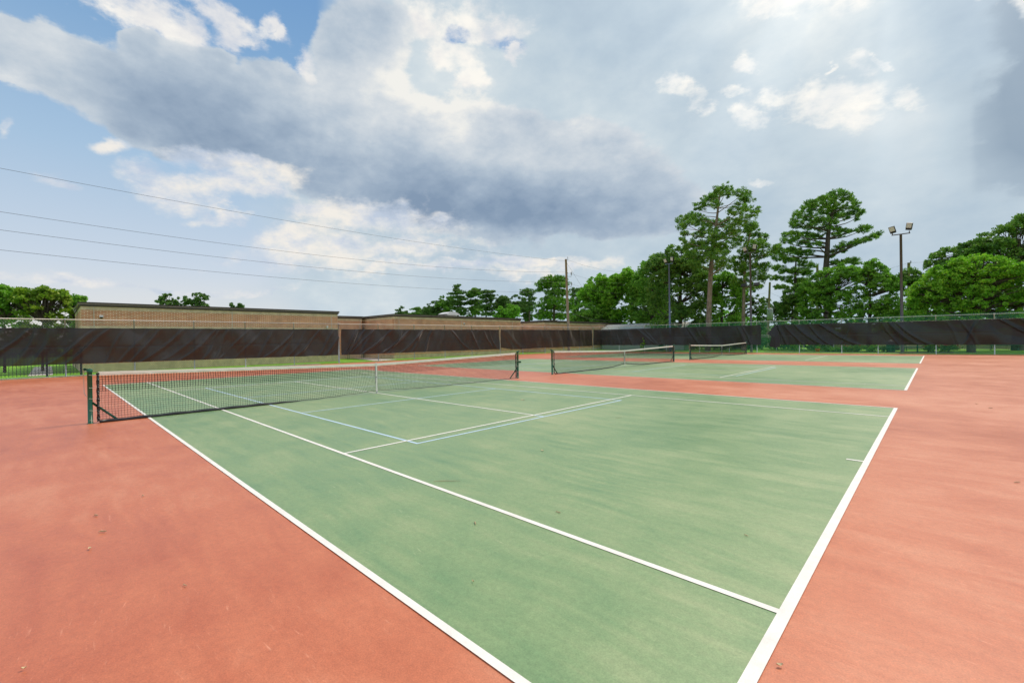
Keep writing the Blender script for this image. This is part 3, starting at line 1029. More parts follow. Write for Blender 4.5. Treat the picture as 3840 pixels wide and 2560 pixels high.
# the loose flap folded over at its left end
q0 = pC(x0)
fl = [(0.0, 2.62), (0.02, 0.98), (-0.02, 0.70), (0.34, 0.42), (0.46, 0.74), (0.52, 1.5), (0.30, 2.60)]
b = MB()
Vf = []
a_ = [(0.00, 2.60, .12), (-0.62, 1.82, .18), (-0.28, 1.52, .26), (-0.48, 0.62, .24), (0.10, 0.46, .34), (0.46, 0.66, .22), (0.36, 1.7, .18), (0.10, 2.58, .14)]
for (dx, z, of) in a_:
    Vf.append((q0[0] + dx, q0[1] - of, z))
ctr = (q0[0] + 0.02, q0[1] - 0.32, 1.5)
Vb = [(x, y + 0.03, z) for x, y, z in Vf]
nF = len(Vf)
b.add(Vf + [ctr] + Vb, [(i, (i + 1) % nF, nF) for i in range(nF)] + [(i, (i + 1) % nF, nF + 1 + (i + 1) % nF, nF + 1 + i) for i in range(nF)], False)
b.build('loose_flap', M['screen'], b_scr)


# ------------------------------------------------------------------ brick buildings
def courses(slab, root, ax, h, base_h, mid):
    rows = [('base_course', 'tan_' + ax, -0.02, base_h, 0.012), ('top_course', 'tan_' + ax, h - 0.48, h - 0.25, 0.006),
            ('fascia', 'fascia', h - 0.25, h - 0.125, 0.07), ('fascia_trim', 'trim', h - 0.125, h - 0.11, 0.13), ('coping', 'fascia', h - 0.11, h, 0.12)]
    if mid:
        rows += [('brick_wall', 'brick_' + ax, base_h, 2.66, 0.0), ('middle_course', 'tan_' + ax, 2.66, 2.82, 0.006), ('brick_wall', 'brick_' + ax, 2.82, h - 0.48, 0.0)]
    else:
        rows += [('brick_wall', 'brick_' + ax, base_h, h - 0.48, 0.0)]
    for nm, mt_, z0, z1, pr in rows:
        mb = MB()
        slab(mb, z0, z1, pr)
        mb.build(nm, M[mt_], root)


def wall_y(root, x, y0, y1, h, base_h, mid=True, back=None):
    """wall facing +x between y0 and y1, thickness 0.3 behind"""
    def slab(mb, z0, z1, pr):
        mb.box((x - 0.15 + pr / 2, (y0 + y1) / 2, (z0 + z1) / 2), (0.3 + pr, (y1 - y0) + 2 * pr, z1 - z0))
    courses(slab, root, 'y', h, base_h, mid)


def wall_x(root, y, x0, x1, h, base_h, s, mid=True):
    """wall facing -y (s=-1) or +y between x0 and x1"""
    def slab(mb, z0, z1, pr):
        mb.box(((x0 + x1) / 2, y + (-s) * (0.15 - pr / 2), (z0 + z1) / 2), (x1 - x0, 0.3 + pr, z1 - z0))
    courses(slab, root, 'x', h, base_h, mid)


def building(label, x, y0, y1, h, base_h, depth, joints, mid=True, sides=True):
    root = empty('brick_building', (0, 0, 0))
    tag(root, label, 'building')
    wall_y(root, x, y0, y1, h, base_h, mid)
    xb = x - depth
    wall_x(root, y0, xb, x - 0.303, h, base_h, -1, mid)
    wall_x(root, y1, xb, x - 0.303, h, base_h, 1, mid)
    b = MB(); b.box(((x + xb) / 2 - .15, (y0 + y1) / 2, h - 0.35), (depth - 0.4, y1 - y0 - 0.7, 0.1)); b.build('roof', M['roof'], root)
    for j in joints:
        b = MB(); b.box((x + 0.010, j, (base_h + h - 0.27) / 2 - .1), (0.024, 0.038, h - 0.35)); b.build('expansion_joint', M['trim'], root)
    return root


building('large red brick building with a tan base and brown fascia, tallest on the left', -25.0, -5.6, 10.35, 4.28, 0.49, 16, [-5.03, 2.39, 9.81])
# recessed middle part and middle wing
building('recessed low red brick wall between the large building and the middle wing', -30.0, 10.7, 15.2, 4.22, 0.34, 8, [15.0], mid=False)
building('middle red brick wing with a hooded roof vent on its flat roof', -24.5, 15.6, 33.2, 4.22, 0.34, 16, [16.1, 23.8, 31.75], mid=False)
building('farthest red brick wing behind the wooden power pole', -23.1, 36.1, 54.5, 4.0, 0.34, 16, [37.2, 44.5, 53.0], mid=False)

# roof vent
o = empty('roof_vent', (-28.4, 25.2, 3.9))
tag(o, 'white hooded vent on the roof of the middle brick wing', 'roof vent')
b = MB(); b.box((0, 0, 0.3), (1.0, 1.0, 0.8)); b.build('duct', M['cam_white'], o)
b = MB()
n_ = 9
prof = [(-0.95 + 1.9 * i / (n_ - 1), 0.62 + 0.42 * math.sin(math.pi * (0.12 + 0.76 * i / (n_ - 1)))) for i in range(n_)]
vs = [(-0.8, y, z) for y, z in prof] + [(0.8, y, z) for y, z in prof]
vs += [(-0.8, prof[-1][0], 0.66), (0.8, prof[-1][0], 0.66), (-0.8, prof[0][0], 0.66), (0.8, prof[0][0], 0.66)]
b.add(vs, [(i, i + 1, i + 1 + n_, i + n_) for i in range(n_ - 1)] + [tuple(range(n_)) + (2 * n_, 2 * n_ + 2), tuple(range(2 * n_ - 1, n_ - 1, -1)) + (2 * n_ + 3, 2 * n_ + 1), (2 * n_, 2 * n_ + 1, 2 * n_ + 3, 2 * n_ + 2)])
b.build('hood', M['cam_white'], o)


def wallcam(y, z, x, label):
    o = empty('security_camera', (x, y, z))
    tag(o, label, 'security camera')
    b = MB(); b.box((0.05, 0, 0.04), (0.1, 0.18, 0.13)); b.build('housing', M['cam_white'], o)
    b = MB(); b.lathe((0.11, 0, -0.06), [(0.0, -0.05), (0.05, -0.03), (0.075, 0.02), (0.075, 0.05)], 12); b.build('dome', M['lamp_black'], o)


wallcam(-4.7, 3.39, -25, 'small white dome camera on the brick wall at the left end of the large building')
wallcam(24.13, 3.41, -24.5, 'small white camera on the brick wall of the middle wing')
b = MB(); b.box((-24.96, 9.42, 2.93), (0.08, 0.13, 0.22)); b.box((-24.91, 9.42, 2.95), (0.02, 0.10, 0.15))
tag(b.build('junction_box', M['cam_white']), 'small pale electrical box high on the right end of the large brick wall', 'box')

# shed behind the corner
gs = ony(2300, 1240, 52)
o = empty('metal_shed', (-16.6, 50.5, 0))
tag(o, 'grey shed with a pale corrugated roof behind the far fence corner', 'shed')
b = MB(); b.box((0, 0, 1.35), (12.0, 4.0, 2.7)); b.build('wall', M['shed_wall'], o)
b = MB()
for i in range(60):
    x_ = -6.3 + i * 0.21
    z_ = 0.02 if i % 2 else 0.0
    b.quad((x_, -2.4, 2.68 + z_), (x_ + 0.21, -2.4, 2.70 - z_), (x_ + 0.21, 0.0, 3.62 - z_), (x_, 0.0, 3.60 + z_))
    b.quad((x_, 2.4, 2.68 + z_), (x_ + 0.21, 2.4, 2.70 - z_), (x_ + 0.21, 0.0, 3.62 - z_), (x_, 0.0, 3.60 + z_))
b.build('roof', M['shed_roof'], o)
b = MB(); b.add([(6.0, -2.0, 2.7), (6.0, 2.0, 2.7), (6.0, 0, 3.55)], [(0, 1, 2)]); b.add([(-6.0, -2.0, 2.7), (-6.0, 2.0, 2.7), (-6.0, 0, 3.55)], [(0, 1, 2)])
b.build('gable', M['shed_wall'], o)

# navy bar fence and gate seen under the left windscreen
o = empty('bar_fence', (-21.6, 0, 0))
tag(o, 'low navy steel bar fence beyond the windscreen at the far left', 'fence')
b = MB()
for i in range(38):
    b.box((0, -10.6 + i * 0.13, 0.72), (0.018, 0.018, 1.3))
b.build('bars', M['navy'], o)
b = MB(); b.box((0, -8.2, 0.20), (0.035, 5.0, 0.035)); b.box((0, -8.2, 1.25), (0.035, 5.0, 0.035)); b.build('rail', M['navy'], o)
for y in (-8.9, -7.05, -5.75):
    b = MB(); b.box((0, y, 0.74), (0.09, 0.09, 1.5)); b.build('post', M['navy'], o)


# ------------------------------------------------------------------ trees
def leaves(lobes, n_per_m2, leaf, mat, parent, seed, style='broad', clump=0.55):
    rs = np.random.default_rng(seed)
    Vs = []
    for (cx, cy, cz, rx, ry, rz) in lobes:
        area = 4 * math.pi * ((rx * ry) ** 1.6 / 3 + (rx * rz) ** 1.6 / 3 + (ry * rz) ** 1.6 / 3) ** (1 / 1.6)
        cl = clump * (0.62 if style == 'pine' else 0.62)
        nc = max(3, int(area / (cl * cl) * (0.34 if style == 'pine' else 0.24)))
        d = rs.normal(size=(nc, 3)); d /= np.linalg.norm(d, axis=1)[:, None]
        rad = rs.uniform(0.2, 1.15, nc) ** 0.6 * np.where(rs.random(nc) < .14, rs.uniform(1.05, 1.4, nc), 1.0)
        cc = np.array([cx, cy, cz]) + d * rad[:, None] * np.array([rx, ry, rz])
        nl = max(6, int(n_per_m2 * cl * cl * 6.5))
        ce = np.repeat(cc, nl, 0)
        k = len(ce)
        o_ = rs.normal(size=(k, 3)); o_ /= np.linalg.norm(o_, axis=1)[:, None]
        sz_c = np.repeat(rs.uniform(0.45, 1.2, nc), nl)
        flat = 0.75 if style == 'pine' else 0.65
        r_ = (rs.uniform(0.1, 1.0, k) ** 0.5) * cl * sz_c
        P_ = ce + o_ * r_[:, None] * np.array([1, 1, flat])
        if style == 'pine':
            ax = o_ + rs.normal(size=(k, 3)) * 0.5 + np.array([0, 0, 0.45])
            ln, wd = leaf * 1.55, leaf * 0.30
        else:
            ax = rs.normal(size=(k, 3)) + np.array([0, 0, -0.1])
            ln, wd = leaf * 0.92, leaf * 0.5
        ax /= np.linalg.norm(ax, axis=1)[:, None]
        nn = np.cross(ax, rs.normal(size=(k, 3)) + o_ * 0.4); nn /= np.linalg.norm(nn, axis=1)[:, None] + 1e-9
        s_ = rs.uniform(0.6, 1.3, k)[:, None]
        a = P_ - ax * ln * 0.5 * s_; c = P_ + ax * ln * 0.5 * s_
        b1 = P_ + nn * wd * 0.5 * s_; d1 = P_ - nn * wd * 0.5 * s_
        Vs.append(np.stack([a, b1, c, d1], 1).reshape(-1, 3))
    V = np.concatenate(Vs)
    Q = np.arange(len(V)).reshape(-1, 4)
    return np_mesh('crown', V, Q, M[mat], parent)


def limb(mb, a, b_, r0, r1, r, bend=0.12):
    a = Vector(a); b_ = Vector(b_)
    L_ = (b_ - a).length
    pts = []
    off = Vector((r.uniform(-1, 1), r.uniform(-1, 1), r.uniform(-0.8, 0.2))) * L_ * bend
    for i in range(5):
        t = i / 4
        pts.append(a.lerp(b_, t) + off * math.sin(math.pi * t))
    mb.tube(pts, [r0 + (r1 - r0) * i / 4 for i in range(5)], 6)


NLOB = [0]


def tree_px(name, label, cat, Y, trunk, lobes_px, mat, bark, seed, depth=0.9, dens=60, leaf=0.2, style='broad', group=None, r0=0.25, clump=0.5, plane='y', limbs=True):
    """lobes and trunk given as picture positions at the tree's real distance, then spread in depth"""
    f = (lambda u, v: ony(u, v, Y)) if plane == 'y' else (lambda u, v: onx(u, v, Y))
    r = random.Random(seed)
    T = [f(*p) for p in trunk]
    base = T[0].copy(); base[2] = 0.0
    root = empty(name, tuple(base))
    tag(root, label, cat, group)
    lob = []
    cen = np.mean([f(l[0], l[1]) for l in lobes_px], axis=0)
    allw = max(abs(f(l[0], l[1])[0 if plane == 'y' else 1] - cen[0 if plane == 'y' else 1]) for l in lobes_px) + 0.5
    for (u, v, ru, rv) in lobes_px:
        c = f(u, v)
        e = f(u + ru, v); e2 = f(u, v - rv)
        rx = np.linalg.norm((e - c)[:2]); rz = abs(e2[2] - c[2])
        lat = abs((c - cen)[0 if plane == 'y' else 1]) / allw
        dd = r.uniform(-1, 1) * depth * allw * math.sqrt(max(0.0, 1 - lat * lat)) * 0.8
        dv = np.array([c[0] - CAM[0], c[1] - CAM[1], c[2] - CAM[2]])
        dv = dv / abs(dv[1] if plane == 'y' else dv[0])
        k_ = 1.0
        c = c + dv * dd
        if plane == 'y':
            lob.append((c[0], c[1], c[2], rx, max(rx, rz) * 0.95, rz))
        else:
            lob.append((c[0], c[1], c[2], max(rx, rz) * 0.95, rx, rz))
    loc = np.array(root.location)
    lobl = [(a - loc[0], b_ - loc[1], c - loc[2], d, e, h_) for a, b_, c, d, e, h_ in lob]
    leaves(lobl, dens, leaf, mat, root, seed, style, clump)
    mb = MB()
    tp = [np.array([t[0], t[1], t[2]]) - loc for t in T]
    tp[0][2] = -0.1
    n = len(tp)
    # resample trunk smoothly
    mb.tube([tuple(p) for p in tp], [r0 * (1 - 0.78 * (i / max(1, n - 1))) for i in range(n)], 10)
    if limbs:
        for (a, b_, c, d, e, h_) in lobl:
            best = None
            for i in range(n - 1):
                for tt in (0.0, 0.25, 0.5, 0.75, 1.0):
                    q = tp[i] * (1 - tt) + tp[i + 1] * tt
                    dx = math.hypot(q[0] - a, q[1] - b_)
                    if q[2] < c - 0.30 * dx + 0.2:
                        fr = (i + tt) / max(1, n - 1)
                        if best is None or q[2] > best[0][2]:
                            best = (q, fr)
            if best is None:
                best = (tp[n // 2], 0.5)
            q, fr = best
            rr = r0 * (1 - 0.78 * fr) * 0.42
            limb(mb, q, (a, b_, c - h_ * 0.2), max(0.03, rr), 0.018, r)
    mb.build('trunk', M[bark], root)
    return root


def c5(lst): return [(2350 + x / 2.091, 650 + y / 2.091, rx / 2.091, ry / 2.091) for x, y, rx, ry in lst]
def p5(lst): return [(2350 + x / 2.091, 650 + y / 2.091) for x, y in lst]
def c4(lst): return [(1900 + x / 3.485, 1000 + y / 3.485, rx / 3.485, ry / 3.485) for x, y, rx, ry in lst]
def p4(lst): return [(1900 + x / 3.485, 1000 + y / 3.485) for x, y in lst]
def c3(lst): return [(1200 + x / 2.94, 1050 + y / 2.94, rx / 2.94, ry / 2.94) for x, y, rx, ry in lst]
def p3(lst): return [(1200 + x / 2.94, 1050 + y / 2.94) for x, y in lst]
def c6(lst): return [(3200 + x / 2.24, 700 + y / 2.24, rx / 2.24, ry / 2.24) for x, y, rx, ry in lst]
def p6(lst): return [(3200 + x / 2.24, 700 + y / 2.24) for x, y in lst]


def fill(x0, x1, top, bot, n, r0, r1, seed):
    """lobes filling the area under a top profile [(x, y), ...]"""
    r = random.Random(seed)
    xs = [p[0] for p in top]; ys = [p[1] for p in top]
    out = []
    for i in range(n):
        x = r.uniform(x0, x1)
        yt = float(np.interp(x, xs, ys)) + r0 * (1.0 * math.sin(x / r1 * 1.1 + seed) + 0.7 * math.sin(x / r0 * 1.7 + seed * 2) + 0.4)
        rr = r.uniform(r0, r1)
        if i < n * 0.45:
            y = yt + rr * r.uniform(0.7, 1.1)
            rr *= 0.8
        else:
            y = r.uniform(yt + rr, max(bot - rr * 0.3, yt + rr + 1))
        out.append((x, y, rr * r.uniform(0.9, 1.25), rr * r.uniform(0.65, 0.95)))
    for i in range(int(n * 0.3) + 3):                       # twig ends reaching out of the outline
        x = r.uniform(x0, x1)
        rr = r0 * r.uniform(0.22, 0.5)
        out.append((x, float(np.interp(x, xs, ys)) - rr * r.uniform(-1.0, 1.6), rr * r.uniform(0.7, 1.2), rr * r.uniform(0.8, 1.5)))
    return out


PA = [(740,130,70,40),(690,165,60,35),(640,200,60,35),(800,150,50,40),(905,160,60,35),(950,200,50,35),(900,220,50,30),(590,250,60,30),(560,280,30,18),(700,240,50,30),(860,290,70,35),(930,270,50,30),(1030,285,40,25),(990,320,50,25),(520,330,50,25),(440,360,55,28),(560,350,60,30),(480,400,60,28),(430,420,35,25),(600,390,70,35),(700,400,50,40),(780,380,60,30),(900,360,70,30),(450,470,45,22),(430,515,30,18),(480,540,45,18),(560,480,60,28),(620,440,60,35),(850,430,80,40),(960,430,70,35),(700,480,80,40),(800,490,80,40),(560,560,90,28),(450,575,50,18),(650,560,90,40),(760,580,90,40),(600,620,100,40),(720,650,90,40),(500,640,80,35),(560,700,80,40),(700,730,80,40),(780,690,60,30)]
tree_px('pine_tree', 'tallest pine with a pale leaning trunk behind the farthest net', 'pine tree', 43.5,
        p5([(638, 1395), (645, 1100), (658, 800), (672, 620), (690, 480), (705, 380), (720, 240), (735, 140)]), c5([(x, y, a * .98, b_ * 1.1) for x, y, a, b_ in PA]), 'pine', 'pine_bark', 21, 0.8, 95, 0.17, 'pine', None, 0.30, 0.42)
PB = [(1640,160,60,25),(1700,190,60,35),(1560,190,50,25),(1500,220,60,30),(1600,220,70,30),(1770,200,20,35),(1780,240,50,25),(1440,240,50,28),(1400,280,50,25),(1350,320,50,22),(1470,290,60,28),(1560,280,70,30),(1680,260,60,30),(1780,290,60,25),(1840,310,30,25),(1720,330,70,25),(1620,330,70,28),(1320,370,45,18),(1420,350,60,25),(1340,400,60,22),(1500,370,70,28),(1600,390,60,25),(1440,420,60,22),(1560,430,60,22),(1800,345,35,15),(1900,415,40,20),(1840,440,60,20),(1740,450,60,18),(1660,440,50,18),(1970,475,40,20),(1920,500,50,20),(1860,520,50,18),(1800,540,50,18),(1720,560,70,20),(1640,480,50,18),(1250,480,45,15),(1320,475,55,18),(1400,480,60,18),(1490,490,60,20),(1230,530,30,15),(1300,520,50,15),(1390,540,60,15),(1480,560,50,15),(1700,600,40,12),(1650,590,40,15),(1610,635,30,15),(1390,620,70,25),(1300,600,60,22),(1230,620,60,25),(1180,600,50,25),(1760,680,60,15),(1690,690,60,15),(1790,710,40,15),(1640,700,50,20)]
tree_px('pine_tree', 'broad flat-tiered pine standing alone right of the tallest pine', 'pine tree', 60,
        p5([(1572, 1320), (1568, 900), (1562, 760), (1572, 620), (1580, 480), (1600, 360), (1630, 240), (1650, 170)]), c5([(x, y, a * 1.05, b_ * 1.25) for x, y, a, b_ in PB]), 'pine', 'bark', 22, 0.8, 80, 0.21, 'pine', None, 0.42, 0.5)
PC = [(990,470,60,35),(1060,500,50,30),(900,520,70,30),(1000,560,80,35),(1080,560,50,25),(930,620,80,30),(1040,640,80,30),(1140,600,50,25),(1160,570,35,15),(880,680,70,30),(980,720,80,30),(1080,730,70,25),(1000,800,80,28),(1080,820,50,20),(900,780,60,25),(850,850,50,30),(1010,880,60,20),(920,860,50,25),(870,740,60,30),(960,400,50,22),(1010,420,40,22)]
tree_px('pine_tree', 'shorter ragged pine behind the twin floodlights right of the tallest pine', 'pine tree', 47,
        p5([(915, 1395), (915, 1150), (920, 900), (930, 700), (950, 560), (975, 440)]), c5([(x, y, a * 1.05, b_ * 1.25) for x, y, a, b_ in PC]), 'pine', 'pine_bark', 23, 0.8, 85, 0.18, 'pine', None, 0.22, 0.45)
PD = [(1200,660,60,28),(1280,680,70,28),(1380,690,60,28),(1180,740,50,28),(1260,760,60,28),(1350,770,60,30),(1430,720,50,25),(1170,820,50,22),(1260,830,50,28),(1340,850,60,28),(1200,890,60,18),(1300,910,60,25),(1400,840,50,30),(1140,640,30,14),(1420,780,50,30),(1380,900,60,30)]
tree_px('pine_tree', 'low dark pine crown under the left side of the flat-tiered pine', 'pine tree', 63,
        p5([(1330, 1300), (1330, 950), (1320, 800), (1330, 660)]), c5(PD), 'pine', 'bark', 24, 0.7, 80, 0.21, 'pine', None, 0.3, 0.5)

# dense trees around the tall pine
tree_px('broadleaf_tree', 'dark dense tree left of the tall leaning pine trunk', 'tree', 49, p5([(420, 1330), (420, 900), (430, 700)]),
        c5(fill(180, 620, [(150, 760), (200, 700), (330, 600), (400, 590), (480, 620), (620, 760)], 1300, 120, 40, 70, 1)), 'leaf_dark', 'bark', 31, 0.8, 62, 0.22, 'broad', None, 0.3, 0.55)
tree_px('broadleaf_tree', 'bushy mid-green tree behind the first floodlight pole', 'tree', 54, p5([(200, 1330), (200, 900), (220, 760)]),
        c5(fill(110, 330, [(100, 790), (160, 720), (240, 660), (330, 690)], 1320, 70, 36, 60, 2)), 'leaf', 'bark', 32, 0.7, 62, 0.22, 'broad', None, 0.25, 0.5)
tree_px('broadleaf_tree', 'shady low tree between the two pale pine trunks', 'tree', 50, p5([(745, 1330), (745, 1050), (750, 900)]),
        c5(fill(640, 900, [(600, 900), (700, 820), (800, 800), (900, 880)], 1300, 70, 36, 60, 3)), 'leaf', 'bark', 33, 0.7, 62, 0.22, 'broad', None, 0.22, 0.5)
tree_px('broadleaf_tree', 'dark thin-crowned tree right of the second floodlight pole, sky showing through', 'tree', 56, p5([(860, 1330), (865, 1050), (900, 930)]),
        c5(fill(830, 1080, [(820, 900), (900, 880), (1000, 930), (1080, 1020)], 1330, 54, 26, 48, 4)), 'leaf_dark', 'bark', 34, 0.7, 55, 0.22, 'broad', None, 0.2, 0.5)
tree_px('small_tree', 'sparse low tree beside the leaning transformer pole', 'tree', 66, p5([(1160, 1300), (1160, 1100)]),
        c5(fill(1050, 1240, [(1040, 1060), (1120, 990), (1180, 1040), (1250, 1080)], 1320, 44, 20, 36, 5)), 'leaf_far', 'bark', 35, 0.7, 55, 0.24, 'broad', None, 0.15, 0.5)
tree_px('broadleaf_tree', 'dark round tree at the foot of the flat-tiered pine', 'tree', 55, p5([(1300, 1330), (1300, 1100), (1300, 980)]),
        c5(fill(1215, 1420, [(1200, 1020), (1260, 930), (1330, 880), (1420, 900)], 1330, 64, 32, 54, 6)), 'leaf_dark', 'bark', 36, 0.7, 60, 0.22, 'broad', None, 0.22, 0.5)
tree_px('broadleaf_tree', 'broad light-green tree in front of the flat-tiered pine', 'tree', 51, p5([(1600, 1395), (1595, 1150), (1600, 950)]),
        c5(fill(1370, 1840, [(1340, 960), (1430, 850), (1560, 770), (1680, 730), (1760, 740), (1850, 820)], 1250, 130, 36, 66, 7)), 'leaf', 'bark', 37, 0.7, 62, 0.21, 'broad', None, 0.25, 0.5)
tree_px('broadleaf_tree', 'spiky-topped green tree left of the tall right floodlight', 'tree', 50, p5([(1900, 1395), (1905, 1150), (1910, 900)]),
        c5(fill(1790, 2150, [(1760, 830), (1850, 760), (1900, 700), (1970, 715), (2040, 790), (2150, 880)], 1240, 120, 30, 58, 8)), 'leaf', 'bark', 38, 0.7, 66, 0.19, 'broad', None, 0.25, 0.5)
# right side
tree_px('small_tree', 'small gappy tree behind the tall right floodlight', 'tree', 58, p6([(480, 1330), (480, 1000), (490, 850)]),
        c6(fill(400, 590, [(390, 760), (440, 720), (540, 715), (600, 760)], 1250, 60, 28, 50, 9)), 'leaf_dark', 'bark', 39, 0.7, 55, 0.22, 'broad', None, 0.2, 0.5)
tree_px('broadleaf_tree', 'big dark oak rising out of the picture at the right edge', 'tree', 53, p6([(1380, 1400), (1390, 1000), (1400, 700)]),
        c6(fill(620, 1700, [(590, 720), (680, 580), (800, 540), (950, 500), (1090, 470), (1180, 390), (1300, 350), (1434, 260), (1700, 200)], 1100, 210, 44, 80, 10) + [(1130, 400, 60, 22), (1090, 395, 40, 18), (1230, 380, 50, 22), (640, 640, 50, 26), (720, 560, 60, 26), (870, 520, 60, 26), (1400, 260, 40, 50), (1425, 330, 60, 60)]), 'leaf_dark', 'bark', 40, 0.6, 55, 0.22, 'broad', None, 0.45, 0.55)
tree_px('broadleaf_tree', 'bright green round tree filling the right side behind the back fence', 'tree', 46, p6([(990, 1400), (985, 1150), (1000, 900), (1010, 760)]),
        c6(fill(470, 1560, [(440, 900), (560, 800), (700, 690), (850, 640), (1000, 600), (1150, 610), (1300, 640), (1440, 680), (1600, 760)], 1170, 250, 38, 78, 11)), 'leaf_bright', 'bark', 41, 0.55, 66, 0.19, 'broad', None, 0.30, 0.5)
# middle: the green trees beside the wooden poles
tree_px('broadleaf_tree', 'bright green tree with pointed tops left of the second wooden pole', 'tree', 58, p4([(1350, 1050), (1350, 700), (1360, 500)]),
        c4(fill(1000, 1640, [(960, 420), (1060, 260), (1090, 180), (1180, 180), (1240, 70), (1290, 220), (1350, 260), (1400, 130), (1470, 140), (1560, 60), (1600, 50), (1650, 200)], 960, 210, 48, 90, 12)), 'leaf_bright', 'bark', 42, 0.6, 60, 0.24, 'broad', None, 0.3, 0.55)
tree_px('broadleaf_tree', 'low bright bush-like tree just right of the first wooden pole', 'tree', 54, p4([(980, 1050), (985, 800), (990, 650)]),
        c4(fill(840, 1180, [(820, 640), (900, 560), (1000, 500), (1120, 520), (1200, 600)], 960, 90, 48, 80, 13)), 'leaf', 'bark', 43, 0.7, 60, 0.23, 'broad', None, 0.2, 0.5)
tree_px('broadleaf_tree', 'green tree between the second and third wooden poles', 'tree', 57, p4([(1850, 1050), (1850, 700), (1860, 500)]),
        c4(fill(1650, 2100, [(1640, 240), (1700, 120), (1780, 130), (1830, 260), (1900, 260), (2000, 230), (2100, 260)], 980, 170, 48, 90, 14)), 'leaf', 'bark', 44, 0.6, 60, 0.24, 'broad', None, 0.28, 0.55)
tree_px('pine_tree', 'rounded pine directly left of the first wooden pole', 'pine tree', 80, p4([(620, 1000), (618, 600), (630, 350), (640, 180)]),
        c4([(600,160,110,40),(690,170,80,40),(480,215,80,45),(540,250,100,35),(700,240,90,40),(430,300,50,30),(560,330,70,35),(640,320,80,40),(720,350,80,45),(560,420,100,45),(680,440,100,50),(820,460,60,50),(500,500,90,50),(620,520,90,50),(760,540,90,50),(480,600,90,50),(600,640,100,45),(740,650,90,40),(430,650,70,40)]),
        'pine', 'bark', 45, 0.7, 55, 0.27, 'pine', None, 0.4, 0.6)
tree_px('pine_tree', 'thin distant pine just right of the first wooden pole', 'pine tree', 95, p4([(870, 1000), (890, 600), (930, 330)]),
        c4([(900,310,80,30),(970,300,50,25),(880,370,60,30),(960,380,60,35),(900,440,60,30),(930,500,60,35),(1040,340,40,30),(860,520,50,30)]), 'leaf_far', 'bark', 46, 0.7, 45, 0.3, 'pine', None, 0.3, 0.7)
tree_px('pine_tree', 'slender distant pine with a small round top above the brick wing', 'pine tree', 105, p4([(300, 900), (295, 600), (290, 420), (275, 320)]),
        c4([(250,320,50,30),(300,330,55,35),(270,360,60,25),(320,420,50,25),(250,470,50,22),(330,480,45,30),(310,540,50,30)]), 'leaf_far', 'bark', 47, 0.7, 45, 0.32, 'pine', None, 0.3, 0.7)


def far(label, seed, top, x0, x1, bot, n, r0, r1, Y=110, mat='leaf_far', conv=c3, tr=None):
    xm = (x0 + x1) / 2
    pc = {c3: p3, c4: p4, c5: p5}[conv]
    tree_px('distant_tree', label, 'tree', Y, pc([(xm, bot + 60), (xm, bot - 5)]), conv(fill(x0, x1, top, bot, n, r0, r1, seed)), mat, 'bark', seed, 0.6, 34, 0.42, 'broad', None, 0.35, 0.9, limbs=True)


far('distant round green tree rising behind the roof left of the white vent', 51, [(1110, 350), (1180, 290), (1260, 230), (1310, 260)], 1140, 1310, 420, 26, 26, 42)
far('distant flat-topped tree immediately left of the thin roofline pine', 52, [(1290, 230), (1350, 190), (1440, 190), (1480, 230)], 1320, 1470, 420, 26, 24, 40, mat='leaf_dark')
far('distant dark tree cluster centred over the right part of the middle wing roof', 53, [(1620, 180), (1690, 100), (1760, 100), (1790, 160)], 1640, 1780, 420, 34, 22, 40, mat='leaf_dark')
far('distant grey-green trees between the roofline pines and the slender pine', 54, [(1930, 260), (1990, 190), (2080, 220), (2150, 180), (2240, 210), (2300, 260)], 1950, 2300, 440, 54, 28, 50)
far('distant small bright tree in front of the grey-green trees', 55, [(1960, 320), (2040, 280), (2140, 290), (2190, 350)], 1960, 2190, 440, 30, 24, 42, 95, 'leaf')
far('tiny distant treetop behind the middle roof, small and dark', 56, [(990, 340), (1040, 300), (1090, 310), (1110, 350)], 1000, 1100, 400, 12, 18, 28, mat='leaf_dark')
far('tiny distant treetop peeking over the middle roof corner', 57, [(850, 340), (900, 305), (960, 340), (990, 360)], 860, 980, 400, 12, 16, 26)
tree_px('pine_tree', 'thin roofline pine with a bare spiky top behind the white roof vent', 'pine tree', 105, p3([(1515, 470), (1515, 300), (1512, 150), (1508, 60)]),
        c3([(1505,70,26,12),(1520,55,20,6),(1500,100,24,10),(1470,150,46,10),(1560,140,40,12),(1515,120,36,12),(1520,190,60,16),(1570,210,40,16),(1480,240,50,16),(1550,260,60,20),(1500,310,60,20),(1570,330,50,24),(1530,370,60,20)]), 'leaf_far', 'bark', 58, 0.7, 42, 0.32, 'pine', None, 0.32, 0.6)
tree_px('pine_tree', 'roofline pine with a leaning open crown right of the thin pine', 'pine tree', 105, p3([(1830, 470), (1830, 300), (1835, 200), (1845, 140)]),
        c3([(1830,130,50,16),(1880,130,40,14),(1860,170,60,16),(1800,190,40,16),(1900,200,34,14),(1840,230,50,18),(1880,270,46,20),(1820,290,50,20),(1870,320,46,18),(1850,370,60,22)]), 'leaf_far', 'bark', 59, 0.7, 42, 0.32, 'pine', None, 0.32, 0.6)


